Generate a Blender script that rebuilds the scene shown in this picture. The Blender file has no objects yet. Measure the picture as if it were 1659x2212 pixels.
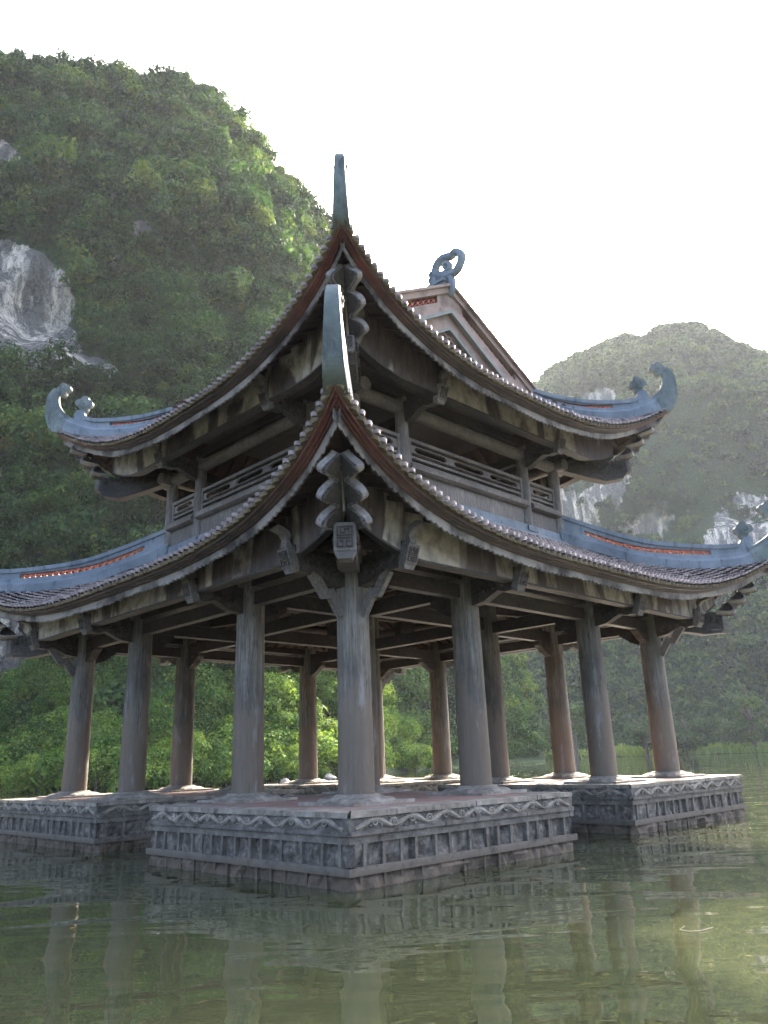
import bpy, math, random
import numpy as np
from mathutils import Vector, Matrix

random.seed(7)
rng = np.random.default_rng(11)
SC = bpy.context.scene
COL = SC.collection
PI = math.pi
R = math.radians

# ------------------------------------------------------------------ camera
cam_d = bpy.data.cameras.new("camera")
cam = bpy.data.objects.new("camera", cam_d)
COL.objects.link(cam)
PITCH, ROLL = 0.3054, 0.0337
EYE = Vector((0, 0, 1.3))
_U = Vector((0, -math.sin(PITCH), math.cos(PITCH)))
_F = Vector((0, math.cos(PITCH), math.sin(PITCH)))
_X = Vector((1, 0, 0))
_right = _X * math.cos(ROLL) - _U * math.sin(ROLL)
_up = _X * math.sin(ROLL) + _U * math.cos(ROLL)
M = Matrix((_right, _up, -_F)).transposed().to_4x4()
M.translation = EYE
cam.matrix_world = M
cam_d.sensor_fit = 'VERTICAL'
cam_d.sensor_height = 24
cam_d.sensor_width = 18
cam_d.lens = 24 * 1692.2 / 2212
cam_d.clip_start = 0.05
cam_d.clip_end = 6000
SC.camera = cam

# ------------------------------------------------------------------ light
SUN_AZ, SUN_EL = R(19), R(33)          # azimuth clockwise from +Y
w = bpy.data.worlds.new("World")
SC.world = w
w.use_nodes = True
nt = w.node_tree
sky = nt.nodes.new("ShaderNodeTexSky")
sky.sky_type = 'NISHITA'
sky.sun_disc = False
sky.sun_elevation = SUN_EL
sky.sun_rotation = SUN_AZ
sky.altitude = 50
sky.air_density = 0.6
sky.dust_density = 7.5
sky.ozone_density = 1.0
nt.links.new(sky.outputs[0], nt.nodes["Background"].inputs[0])
nt.nodes["Background"].inputs[1].default_value = 0.15
sd = bpy.data.lights.new("sun", 'SUN')
sd.energy = 3.0
sd.angle = R(1.0)
sd.color = (1.0, 0.86, 0.68)
so = bpy.data.objects.new("sun", sd)
COL.objects.link(so)
sv = Vector((math.sin(SUN_AZ) * math.cos(SUN_EL), math.cos(SUN_AZ) * math.cos(SUN_EL), math.sin(SUN_EL)))
so.rotation_euler = sv.to_track_quat('Z', 'Y').to_euler()
so.location = sv * 100
SC.view_settings.view_transform = 'Standard'
SC.view_settings.look = 'None'
SC.view_settings.gamma = 1
SC.view_settings.exposure = 3.6
SC.cycles.max_bounces = 8
SC.cycles.volume_bounces = 1

WATER_Z = 0.11
H = 3.896            # half side of the outer column ring
HI = 1.67            # half side of the inner column ring
CEN = Vector((-0.42, 15.357, 0))
ROTZ = 0.78211

# ------------------------------------------------------------------ helpers
def tag(o, label=None, cat=None, group=None, kind=None):
    if label: o["label"] = label
    if cat: o["category"] = cat
    if group: o["group"] = group
    if kind: o["kind"] = kind
    return o

def empty(name, loc, rz=0):
    o = bpy.data.objects.new(name, None)
    COL.objects.link(o)
    o.empty_display_size = .3
    o.location = loc
    o.rotation_euler = (0, 0, rz)
    return o

class MB:
    def __init__(s):
        s.v = []; s.f = []; s.m = []; s.sm = []
    def add(s, verts, faces, mat=0, smooth=False):
        b = len(s.v)
        s.v += [tuple(p) for p in verts]
        for f in faces:
            s.f.append(tuple(i + b for i in f)); s.m.append(mat); s.sm.append(smooth)
        return s
    def box(s, c, d, rot=None, mat=0):
        hx, hy, hz = d[0] / 2, d[1] / 2, d[2] / 2
        vs = [Vector((x, y, z)) for x in (-hx, hx) for y in (-hy, hy) for z in (-hz, hz)]
        if rot is not None: vs = [rot @ p for p in vs]
        c = Vector(c)
        return s.add([p + c for p in vs], [(0, 1, 3, 2), (4, 6, 7, 5), (0, 4, 5, 1), (2, 3, 7, 6), (0, 2, 6, 4), (1, 5, 7, 3)], mat)
    def prism(s, poly, o, ax, ay, n, t0, t1, mat=0, smooth=False):
        """poly (a,b) placed at o+a*ax+b*ay, extruded from t0 to t1 along n"""
        o, ax, ay, n = map(Vector, (o, ax, ay, n))
        k = len(poly)
        area = sum(poly[i][0] * poly[(i + 1) % k][1] - poly[(i + 1) % k][0] * poly[i][1] for i in range(k))
        if area * ax.cross(ay).dot(n) * (t1 - t0) < 0: poly = poly[::-1]
        a = [o + ax * p[0] + ay * p[1] + n * t0 for p in poly]
        b = [o + ax * p[0] + ay * p[1] + n * t1 for p in poly]
        s.add(a + b, [tuple(range(k))[::-1], tuple(range(k, 2 * k))], mat)
        s.add(a + b, [(i, (i + 1) % k, k + (i + 1) % k, k + i) for i in range(k)], mat, smooth)
        return s
    def tube(s, pts, rad, seg=8, mat=0, flat=None, smooth=True, cap=True):
        """flat=(normal, factor): squash section along normal"""
        pts = [Vector(p) for p in pts]
        n = len(pts)
        rs = rad if isinstance(rad, (list, tuple)) else [rad] * n
        rings = []
        prev = None
        for i, p in enumerate(pts):
            t = (pts[min(i + 1, n - 1)] - pts[max(i - 1, 0)])
            t = t.normalized() if t.length > 1e-9 else Vector((0, 0, 1))
            if flat is not None:
                nn = Vector(flat[0]).normalized(); side = t.cross(nn).normalized(); u, w_ = side, nn * flat[1]
            else:
                if prev is None: prev = Vector((0, 0, 1)) if abs(t.z) < .9 else Vector((1, 0, 0))
                u = (prev - t * prev.dot(t)).normalized(); w_ = t.cross(u); prev = u
            rings.append([p + (u * math.cos(2 * PI * k / seg) + w_ * math.sin(2 * PI * k / seg)) * rs[i] for k in range(seg)])
        vs = [q for r_ in rings for q in r_]
        fs = [(i * seg + k, i * seg + (k + 1) % seg, (i + 1) * seg + (k + 1) % seg, (i + 1) * seg + k) for i in range(n - 1) for k in range(seg)]
        s.add(vs, fs, mat, smooth)
        if cap:
            s.add(rings[0], [tuple(range(seg))[::-1]], mat); s.add(rings[-1], [tuple(range(seg))], mat)
        return s
    def lathe(s, prof, c, seg=32, mat=0, wave=None, smooth=True):
        c = Vector(c); vs = []
        for (r, z) in prof:
            for k in range(seg):
                a = 2 * PI * k / seg
                rr = r * (1 + (wave[0] * math.cos(wave[1] * a) if wave and r > wave[2] else 0))
                vs.append(c + Vector((rr * math.cos(a), rr * math.sin(a), z)))
        n = len(prof)
        s.add(vs, [(i * seg + k, i * seg + (k + 1) % seg, (i + 1) * seg + (k + 1) % seg, (i + 1) * seg + k) for i in range(n - 1) for k in range(seg)], mat, smooth)
        s.add(vs[-seg:], [tuple(range(seg))], mat)
        s.add(vs[:seg], [tuple(range(seg))[::-1]], mat)
        return s
    def build(s, name, mats, parent=None, loc=None, bevel=0):
        me = bpy.data.meshes.new(name)
        me.from_pydata(s.v, [], s.f)
        if not isinstance(mats, (list, tuple)): mats = [mats]
        for m in mats: me.materials.append(m)
        me.polygons.foreach_set("material_index", s.m)
        me.polygons.foreach_set("use_smooth", s.sm)
        me.validate(); me.update()
        o = bpy.data.objects.new(name, me)
        COL.objects.link(o)
        if parent: o.parent = parent
        if loc is not None: o.location = loc
        if bevel:
            b = o.modifiers.new("bevel", 'BEVEL'); b.width = bevel; b.segments = 2; b.limit_method = 'ANGLE'; b.angle_limit = R(40)
        return o

def bulk(name, verts, faces, mat, parent=None, tint=None, smooth=False):
    """fast mesh from numpy arrays; faces (n,3|4)"""
    me = bpy.data.meshes.new(name)
    nv, nf, k = len(verts), len(faces), faces.shape[1]
    me.vertices.add(nv); me.vertices.foreach_set("co", np.ascontiguousarray(verts, np.float32).ravel())
    me.loops.add(nf * k); me.loops.foreach_set("vertex_index", np.ascontiguousarray(faces, np.int32).ravel())
    me.polygons.add(nf)
    me.polygons.foreach_set("loop_start", np.arange(0, nf * k, k, dtype=np.int32))
    me.polygons.foreach_set("loop_total", np.full(nf, k, np.int32))
    if smooth: me.polygons.foreach_set("use_smooth", np.ones(nf, bool))
    if tint is not None:
        at = me.attributes.new("tint", 'FLOAT', 'POINT'); at.data.foreach_set("value", np.ascontiguousarray(tint, np.float32))
    me.update(calc_edges=True)
    me.materials.append(mat)
    o = bpy.data.objects.new(name, me); COL.objects.link(o)
    if parent: o.parent = parent
    return o

def _h(ix, iy, iz, s):
    n = (ix * 374761393 + iy * 668265263 + iz * 2147483647 + s * 1274126177) & 0xffffffff
    n = ((n ^ (n >> 13)) * 1274126177) & 0xffffffff
    return ((n ^ (n >> 16)) & 0xffff) / 65535.0
def vnoise(x, y, z, s=0):
    x, y, z = np.broadcast_arrays(np.asarray(x, float), np.asarray(y, float), np.asarray(z, float))
    ix, iy, iz = np.floor(x).astype(np.int64), np.floor(y).astype(np.int64), np.floor(z).astype(np.int64)
    fx, fy, fz = x - ix, y - iy, z - iz
    fx, fy, fz = fx * fx * (3 - 2 * fx), fy * fy * (3 - 2 * fy), fz * fz * (3 - 2 * fz)
    r = 0
    for a in (0, 1):
        for b in (0, 1):
            for c in (0, 1):
                r = r + _h(ix + a, iy + b, iz + c, s) * (fx if a else 1 - fx) * (fy if b else 1 - fy) * (fz if c else 1 - fz)
    return r * 2 - 1
def fbm(x, y, z, s=0, o=4):
    r = 0; a = 1; f = 1; t = 0
    for i in range(o):
        r = r + a * vnoise(np.asarray(x) * f, np.asarray(y) * f, np.asarray(z) * f, s + i * 17); t += a; a *= .5; f *= 2.03
    return r / t

# ------------------------------------------------------------------ materials
class NT:
    def __init__(s, name):
        s.m = bpy.data.materials.new(name); s.m.use_nodes = True
        s.t = s.m.node_tree; s.b = s.t.nodes["Principled BSDF"]; s.out = s.t.nodes["Material Output"]
        s.tc = s.n("ShaderNodeTexCoord")
    def n(s, t, **kw):
        q = s.t.nodes.new(t)
        for k, v in kw.items():
            if k in q.inputs: q.inputs[k].default_value = v
            else: setattr(q, k, v)
        return q
    def l(s, a, b): s.t.links.new(a, b)
    def map(s, scale=(1, 1, 1), rot=(0, 0, 0)):
        m = s.n("ShaderNodeMapping"); m.inputs["Scale"].default_value = scale; m.inputs["Rotation"].default_value = rot
        s.l(s.tc.outputs["Object"], m.inputs[0]); return m.outputs[0]
    def noise(s, scale, detail=5, rough=.6, vec=None, dist=0):
        q = s.n("ShaderNodeTexNoise"); q.inputs["Scale"].default_value = scale; q.inputs["Detail"].default_value = detail
        q.inputs["Roughness"].default_value = rough; q.inputs["Distortion"].default_value = dist
        s.l(vec if vec is not None else s.tc.outputs["Object"], q.inputs["Vector"]); return q.outputs["Fac"]
    def ramp(s, fac, stops, interp='LINEAR'):
        q = s.n("ShaderNodeValToRGB"); q.color_ramp.interpolation = interp
        e = q.color_ramp.elements
        while len(e) < len(stops): e.new(.5)
        for i, (p, c) in enumerate(stops):
            e[i].position = p; e[i].color = (c, c, c, 1) if isinstance(c, (int, float)) else (*c, 1)
        s.l(fac, q.inputs[0]); return q.outputs[0]
    def mix(s, fac, a, b, mode='MIX'):
        q = s.n("ShaderNodeMix"); q.data_type = 'RGBA'; q.blend_type = mode
        if isinstance(fac, (int, float)): q.inputs[0].default_value = fac
        else: s.l(fac, q.inputs[0])
        for v, i in ((a, 6), (b, 7)):
            if isinstance(v, tuple): q.inputs[i].default_value = (*v, 1)
            else: s.l(v, q.inputs[i])
        return q.outputs[2]
    def math(s, op, a, b=0.0):
        q = s.n("ShaderNodeMath"); q.operation = op
        for v, i in ((a, 0), (b, 1)):
            if isinstance(v, (int, float)): q.inputs[i].default_value = v
            else: s.l(v, q.inputs[i])
        return q.outputs[0]
    def bump(s, h, strength=.4, dist=.02, prev=None):
        q = s.n("ShaderNodeBump"); q.inputs["Strength"].default_value = strength; q.inputs["Distance"].default_value = dist
        s.l(h, q.inputs["Height"])
        if prev is not None: s.l(prev, q.inputs["Normal"])
        return q.outputs[0]
    def done(s, col=None, rough=.8, normal=None, spec=.3):
        if col is not None:
            if isinstance(col, tuple): s.b.inputs["Base Color"].default_value = (*col, 1)
            else: s.l(col, s.b.inputs["Base Color"])
        if isinstance(rough, (int, float)): s.b.inputs["Roughness"].default_value = rough
        else: s.l(rough, s.b.inputs["Roughness"])
        s.b.inputs["Specular IOR Level"].default_value = spec
        if normal is not None: s.l(normal, s.b.inputs["Normal"])
        return s.m

def m_wood(name, a, b, c, streak=(7, 7, .55), seed=0., warm=None):
    k = NT(name)
    oi = k.n("ShaderNodeObjectInfo")
    mp = k.n("ShaderNodeMapping"); mp.inputs["Scale"].default_value = streak
    k.l(k.tc.outputs["Object"], mp.inputs[0])
    cb = k.n("ShaderNodeCombineXYZ"); rv = k.math('MULTIPLY', oi.outputs["Random"], 40.0)
    k.l(rv, cb.inputs[0]); k.l(rv, cb.inputs[2]); k.l(cb.outputs[0], mp.inputs["Location"])
    v = mp.outputs[0]
    ofs = cb.outputs[0]
    _map = k.map
    def omap(scale=(1, 1, 1), rot=(0, 0, 0)):
        m = k.n("ShaderNodeMapping"); m.inputs["Scale"].default_value = scale; k.l(k.tc.outputs["Object"], m.inputs[0]); k.l(ofs, m.inputs["Location"]); return m.outputs[0]
    k.map = omap
    n1 = k.noise(3.0, 8, .72, v, .5)
    col = k.ramp(n1, [(.28, a), (.5, b), (.75, c)])
    n2 = k.noise(1.3, 4, .6, k.map((1, 1, 1)))
    col = k.mix(k.ramp(n2, [(.35, 0.), (.7, .75)]), col, a)
    nrm = k.bump(k.noise(14, 6, .7, v), .5, .012)
    vs = tuple(q * 2.2 for q in streak)
    cr = k.ramp(k.noise(5, 3, .55, k.map(vs)), [(.33, 0.), (.38, 1.)])
    col = k.mix(cr, tuple(q * .25 for q in a), col)
    nrm = k.bump(cr, .6, .02, nrm)
    tone = k.ramp(oi.outputs["Random"], [(0., .78), (1., 1.15)])
    col = k.mix(1.0, col, tone, 'MULTIPLY')
    if warm:
        sp = k.n("ShaderNodeSeparateXYZ"); k.l(k.tc.outputs["Object"], sp.inputs[0])
        zz = k.math('ADD', sp.outputs[2], k.math('MULTIPLY', k.noise(2.2, 5, .6, k.map((2.5, 2.5, .6))), -2.3))
        f = k.ramp(zz, [(-.0, .75), (.25, 0.)])
        q = f.node.color_ramp
        col = k.mix(f, col, warm)
        g = k.ramp(k.noise(2.0, 5, .6, k.map((3, 3, .8))), [(.58, 0.), (.74, .65)])
        col = k.mix(g, col, (.22, .21, .20))
    return k.done(col, .72, nrm, .3)

MAT = {}
MAT['column'] = m_wood("column_wood", (.040, .034, .026), (.112, .100, .080), (.235, .215, .178), (9, 9, .42), warm=(.112, .086, .060))
MAT['wood'] = m_wood("weathered_wood", (.014, .011, .009), (.040, .034, .027), (.105, .092, .076), (7, 7, 7))
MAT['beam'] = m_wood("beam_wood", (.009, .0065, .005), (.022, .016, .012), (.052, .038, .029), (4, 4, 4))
MAT['pale'] = m_wood("pale_wood", (.05, .043, .036), (.115, .103, .088), (.21, .195, .17), (7, 7, 7))
MAT['upper'] = m_wood("upper_wood", (.060, .050, .042), (.14, .124, .106), (.25, .228, .198), (8, 8, 1.4))
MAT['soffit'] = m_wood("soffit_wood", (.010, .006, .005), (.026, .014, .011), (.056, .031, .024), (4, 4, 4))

def m_painted():
    k = NT("peeling_paint")
    n = k.noise(1.25, 6, .55, k.map((1, 1, .35)), .8)
    f = k.ramp(n, [(.47, 0.), (.545, 1.)])
    cream = k.ramp(k.noise(6, 5, .6), [(.3, (.11, .094, .07)), (.62, (.25, .218, .165))])
    dark = k.ramp(k.noise(5, 5, .6, k.map((2, 2, .5))), [(.35, (.022, .017, .014)), (.7, (.070, .050, .040))])
    col = k.mix(f, dark, cream)
    st = k.ramp(k.noise(3, 5, .7, k.map((2.5, 2.5, .5))), [(.60, 0.), (.68, .8)])
    col = k.mix(st, col, (.025, .019, .015))
    return k.done(col, .75, k.bump(f, .3, .006), .3)
MAT['paint'] = m_painted()

def m_fringe():
    k = NT("fringe_board")
    n = k.noise(2.2, 5, .6)
    col = k.ramp(n, [(.38, (.03, .026, .024)), (.46, (.085, .075, .065)), (.60, (.19, .175, .155)), (.8, (.20, .145, .12))])
    w_ = k.noise(40, 3, .5)
    return k.done(col, .8, k.bump(w_, .5, .01), .3)
MAT['fringe'] = m_fringe()
MAT['block'] = m_wood("pale_edge_wood", (.10, .09, .078), (.20, .185, .165), (.32, .30, .27), (7, 7, 7))  # paler wood for the raised edges of the wave boards

def m_tile():
    k = NT("clay_roof_tile")
    at = k.n("ShaderNodeAttribute"); at.attribute_name = "tint"
    col = k.ramp(at.outputs["Fac"], [(0., (.080, .060, .052)), (.5, (.15, .115, .098)), (1., (.22, .17, .145))])
    n = k.noise(9, 5, .65)
    col = k.mix(k.ramp(n, [(.45, 0.), (.7, .6)]), col, (.055, .05, .045))
    return k.done(col, .66, k.bump(k.noise(60, 4, .6), .4, .006), .5)
MAT['tile'] = m_tile()
def m_simple(name, a, b, sc=4, rough=.75, bs=30, bd=.006, spec=.3, c=None):
    k = NT(name)
    st = [(.3, a), (.7, b)] if c is None else [(.28, a), (.5, b), (.74, c)]
    col = k.ramp(k.noise(sc, 6, .62), st)
    return k.done(col, rough, k.bump(k.noise(bs, 5, .6), .45, bd), spec)
MAT['drip'] = m_simple("eave_tile_cap", (.055, .043, .028), (.15, .118, .072), 5, .85, spec=.1)
def m_red():
    k = NT("weathered_red_trim")
    red = k.ramp(k.noise(3, 6, .6), [(.3, (.075, .030, .024)), (.7, (.15, .055, .042))])
    drk = k.ramp(k.noise(3, 6, .6), [(.3, (.035, .028, .024)), (.7, (.085, .06, .05))])
    sp = k.n("ShaderNodeSeparateXYZ"); k.l(k.tc.outputs["Object"], sp.inputs[0])
    z = k.math('ADD', sp.outputs[2], k.math('MULTIPLY', k.noise(1.5, 4, .6), .5))
    a = k.ramp(k.math('MULTIPLY', z, .1), [(.435, 0.), (.485, 1.), (.60, 1.), (.61, 0.), (.755, 0.), (.80, 1.)])
    return k.done(k.mix(a, drk, red), .65, k.bump(k.noise(30, 5, .6), .4, .006), .3)
MAT['red'] = m_red()
MAT['redx'] = m_simple("red_clay_trim", (.055, .026, .022), (.17, .055, .042), 1.6, .6, spec=.3, c=(.11, .05, .04))
def m_plaster(name, a, b, c):
    k = NT(name)
    col = k.ramp(k.noise(1.8, 7, .65), [(.3, a), (.5, b), (.72, c)])
    st = k.ramp(k.noise(2.6, 7, .7, k.map((3.2, 3.2, .7))), [(.54, 0.), (.68, .75)])
    col = k.mix(st, col, tuple(q * .42 for q in a))
    li = k.ramp(k.noise(11, 6, .7), [(.60, 0.), (.68, .5)])
    col = k.mix(li, col, (.16, .17, .12))
    return k.done(col, .78, k.bump(k.noise(16, 7, .7), .6, .008), .2)
MAT['blue'] = m_plaster("blue_grey_plaster", (.082, .099, .110), (.125, .147, .163), (.18, .205, .222))
MAT['horn'] = m_plaster("shaded_green_grey_plaster", (.055, .067, .063), (.095, .112, .106), (.155, .18, .168))  # own green-grey, darkened to put the horns' shade into the colour
MAT['lattice'] = m_simple("terracotta_lattice", (.26, .075, .045), (.42, .15, .10), 8, .7)
MAT['gable'] = m_simple("brown_stucco", (.095, .068, .052), (.225, .172, .138), 2.2, .8, 20, .008, .2, c=(.17, .118, .09))
MAT['gdark'] = m_simple("grey_green_moulding", (.10, .115, .10), (.17, .19, .17), 3)

def m_stone(name, a, b, c, moss=True, bs=.5, ns=3.5):
    k = NT(name)
    col = k.ramp(k.noise(ns, 8, .68), [(.32, a), (.5, b), (.68, c)])
    sp = k.n("ShaderNodeSeparateXYZ"); k.l(k.tc.outputs["Object"], sp.inputs[0])
    d = k.ramp(k.noise(7, 6, .7), [(.55, 0.), (.68, .8)])
    col = k.mix(d, col, tuple(q * .4 for q in a))
    if moss:
        z = k.math('ADD', sp.outputs[2], k.math('MULTIPLY', k.noise(6, 4, .6), -.22))
        wet = k.ramp(z, [(-.06, .8), (.10, 0.)])
        col = k.mix(wet, col, (.075, .056, .036))
    nrm = k.bump(k.noise(22, 7, .7), bs, .02)
    return k.done(col, .85, nrm, .3)
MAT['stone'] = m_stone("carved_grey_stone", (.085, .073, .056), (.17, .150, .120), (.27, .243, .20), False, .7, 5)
MAT['stoneback'] = m_stone("darker_band_stone", (.042, .037, .030), (.088, .079, .066), (.155, .142, .122), False, .8, 6)  # darker stone tone for the band behind the vine relief
MAT['rough'] = m_stone("rough_dark_stone", (.030, .025, .019), (.088, .077, .063), (.20, .18, .15), True, 1.0, 9)
MAT['mortar'] = m_stone("concrete_rib", (.058, .050, .040), (.108, .096, .078), (.165, .150, .125), True, .8, 6)

def m_deck():
    k = NT("red_brick_paving")
    br = k.n("ShaderNodeTexBrick"); k.l(k.map((1, 1, 1)), br.inputs["Vector"])
    br.inputs["Scale"].default_value = 3.2; br.inputs["Mortar Size"].default_value = .012
    br.inputs["Color1"].default_value = (.16, .075, .055, 1); br.inputs["Color2"].default_value = (.22, .125, .095, 1); br.inputs["Mortar"].default_value = (.2, .18, .16, 1)
    col = k.mix(k.ramp(k.noise(2.4, 6, .6), [(.4, 0.), (.7, .65)]), br.outputs[0], (.19, .165, .145))
    return k.done(col, .7, k.bump(k.noise(20, 5, .6), .3, .01), .3)
MAT['deck'] = m_deck()

def m_rock():
    k = NT("limestone_cliff")
    v = k.map((.14, .14, .045))
    n = k.noise(1.0, 9, .7, v, 1.2)
    col = k.ramp(n, [(.34, (.06, .065, .06)), (.46, (.20, .195, .18)), (.55, (.52, .49, .44)), (.8, (.66, .61, .54))])
    vo = k.n("ShaderNodeTexVoronoi"); vo.feature = 'DISTANCE_TO_EDGE'; vo.inputs["Scale"].default_value = .5
    dn = k.n("ShaderNodeMixRGB"); k.l(k.map((1, 1, .5), (.4, .5, 0)), vo.inputs["Vector"])
    cr = k.ramp(vo.outputs[0], [(.0, .35), (.06, 1.)])
    col = k.mix(.7, col, cr, 'MULTIPLY')
    nrm = k.bump(k.noise(.8, 9, .75, k.map((1, 1, .5))), 1.0, 1.2)
    return k.done(col, .9, nrm, .2)
MAT['rock'] = m_rock()

def m_ground():
    k = NT("shaded_hillside_soil")
    at = k.n("ShaderNodeAttribute"); at.attribute_name = "tint"      # 1 where bare rock crops out
    g = k.ramp(k.noise(1.6, 8, .75), [(.36, (.006, .014, .006)), (.5, (.020, .045, .015)), (.66, (.05, .10, .025))])
    v = k.map((.14, .14, .045))
    n = k.noise(1.0, 9, .7, v, 1.2)
    st = k.noise(1.0, 6, .65, k.map((.5, .5, .04)), .5)
    n = k.math('ADD', k.math('MULTIPLY', n, .6), k.math('MULTIPLY', k.noise(1.0, 9, .8, k.map((.9, .9, .5), (.5, .3, 0)), .8), .4))
    rk = k.ramp(n, [(.38, (.05, .052, .048)), (.44, (.38, .34, .28)), (.50, (.78, .69, .55)), (.7, (.86, .77, .63))])
    rk = k.mix(k.ramp(st, [(.40, 0.), (.53, .9)]), rk, (.11, .112, .108))
    vo = k.n("ShaderNodeTexVoronoi"); vo.feature = 'DISTANCE_TO_EDGE'; vo.inputs["Scale"].default_value = .55
    wv = k.n("ShaderNodeTexNoise"); wv.inputs["Scale"].default_value = .6; k.l(k.tc.outputs["Object"], wv.inputs["Vector"])
    ad = k.n("ShaderNodeVectorMath"); ad.operation = 'MULTIPLY_ADD'; ad.inputs[1].default_value = (3, 3, 3)
    k.l(wv.outputs["Color"], ad.inputs[0]); k.l(k.map((1, 1, .7), (.5, .6, 0)), ad.inputs[2]); k.l(ad.outputs[0], vo.inputs["Vector"])
    for sc_, sq in ((.25, .6), (.8, .7), (2.2, .8)):
        rn = k.noise(sc_, 6, .6, k.map((1, 1, sq), (.5, .25, 0)), .5)
        rd = k.math('ABSOLUTE', k.math('SUBTRACT', rn, .5))
        rk = k.mix(.7, rk, k.ramp(rd, [(.0, .12), (.016, 1.)]), 'MULTIPLY')
    rk = k.mix(.5, rk, k.ramp(vo.outputs[0], [(.0, .12), (.04, 1.)]), 'MULTIPLY')
    f = k.ramp(k.math('ADD', at.outputs["Fac"], k.math('MULTIPLY', k.math('SUBTRACT', k.noise(.5, 5, .6), .5), .9)), [(.50, 0.), (.57, 1.)])
    nrm = k.bump(k.noise(.9, 9, .75, k.map((1, 1, .4))), 1.0, 1.0)
    return k.done(k.mix(f, g, rk), .9, nrm, .15)
MAT['ground'] = m_ground()

def m_leaf(name, cols, transl=.35):
    k = NT(name)
    at = k.n("ShaderNodeAttribute"); at.attribute_name = "tint"
    col = k.ramp(at.outputs["Fac"], [(i / (len(cols) - 1), c) for i, c in enumerate(cols)])
    k.l(col, k.b.inputs["Base Color"]); k.b.inputs["Roughness"].default_value = .75; k.b.inputs["Specular IOR Level"].default_value = .12
    tr = k.n("ShaderNodeBsdfTranslucent")
    k.l(k.mix(1.0, col, (1.25, 1.2, .55), 'MULTIPLY'), tr.inputs[0])
    ms = k.n("ShaderNodeMixShader"); ms.inputs[0].default_value = transl
    k.l(k.b.outputs[0], ms.inputs[1]); k.l(tr.outputs[0], ms.inputs[2]); k.l(ms.outputs[0], k.out.inputs[0])
    return k.m
MAT['leafhill'] = m_leaf("hill_foliage", [(.008, .026, .010), (.022, .060, .019), (.052, .110, .026), (.125, .175, .038)])
MAT['leafshore'] = m_leaf("shore_foliage", [(.012, .036, .010), (.034, .088, .018), (.085, .165, .028), (.20, .28, .05)], .4)
MAT['leaffar'] = m_leaf("far_foliage", [(.010, .026, .011), (.026, .058, .020), (.056, .102, .028), (.11, .155, .04)])
MAT['grass'] = m_leaf("reed_grass", [(.10, .16, .04), (.16, .23, .06), (.28, .34, .11)], .4)
MAT['bark'] = m_simple("tree_bark", (.05, .04, .03), (.13, .11, .09), 6)

def m_water():
    k = NT("green_lake_water")
    v1 = k.map((.6, 1.25, 1), (0, 0, .25))
    n1 = k.noise(.8, 2, .45, v1, .5)
    v2 = k.map((1.6, 4.5, 1), (0, 0, -.12))
    n2 = k.noise(1.0, 3, .55, v2, .4)
    n3 = k.noise(.25, 2, .5, k.map((1, 2, 1)))
    h = k.math('ADD', k.math('MULTIPLY', n1, 1.0), k.math('MULTIPLY', n2, .04))
    h = k.math('ADD', h, k.math('MULTIPLY', n3, 1.2))
    nrm = k.bump(h, .24, .15)
    col = k.ramp(k.noise(.22, 4, .6), [(.3, (.033, .041, .018)), (.7, (.043, .051, .023))])
    k.b.inputs["IOR"].default_value = 1.45
    k.b.inputs['Subsurface Weight'].default_value = 1.0; k.b.inputs['Subsurface Radius'].default_value = (1.0, 1.0, .7); k.b.inputs['Subsurface Scale'].default_value = 2.2
    m = k.done(col, .012, nrm, 1.0)
    return m
MAT['water'] = m_water()
MAT['whiterock'] = m_simple("pale_shore_stone", (.10, .092, .08), (.24, .22, .19), 3)
MAT['yellowleaf'] = m_simple("fallen_leaf", (.22, .11, .015), (.30, .16, .03), 9)
MAT['twig'] = m_simple("dead_twig", (.35, .28, .18), (.5, .42, .3), 9)

# ------------------------------------------------------------------ setting: water
me = MB().add([(-2500, -600, WATER_Z), (2500, -600, WATER_Z), (2500, 3500, WATER_Z), (-2500, 3500, WATER_Z)], [(0, 1, 2, 3)])
tag(me.build("water", MAT['water']), kind="structure")

# ------------------------------------------------------------------ pavilion roofs: shape functions
class Roof:
    def __init__(s, W, D0, z0, dz, kz, Dt, zt, S0, S1):
        s.W, s.D0, s.z0, s.dz, s.kz, s.Dt, s.zt, s.S0, s.S1 = W, D0, z0, dz, kz, Dt, zt, S0, S1
    def De(s, L): return s.D0 + (s.W - s.D0) * np.abs(np.asarray(L) / s.W) ** 4
    def ze(s, L): return s.z0 + s.dz * np.abs(np.asarray(L) / s.W) ** s.kz      # drip edge height
    def z(s, L, D):
        """tile surface height at lateral L, distance D from the centre"""
        L = np.abs(np.asarray(L, float)); D = np.asarray(D, float)
        v = np.clip((s.D0 - D) / (s.D0 - s.Dt), -.3, 1.)
        for _ in range(6):
            Wv = s.W + (s.Dt - s.W) * v
            u = np.clip(L / np.maximum(Wv, .1), 0, 1.0)
            de = s.De(u * s.W)
            v = np.clip((de - D) / (de - s.Dt), -.2, 1.)
        return (s.ze(u * s.W) + .07) * (1 - v) + s.zt * v + (s.S0 + (s.S1 - s.S0) * u ** 3) * v * (1 - v)

LOW = Roof(5.90, 5.35, 3.89, 1.01, 3.3, 2.86, 5.36, -.6, -1.55)
UPP = Roof(4.66, 4.35, 7.04, 1.16, 2.6, 2.58, 8.66, -.5, -1.75)

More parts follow.
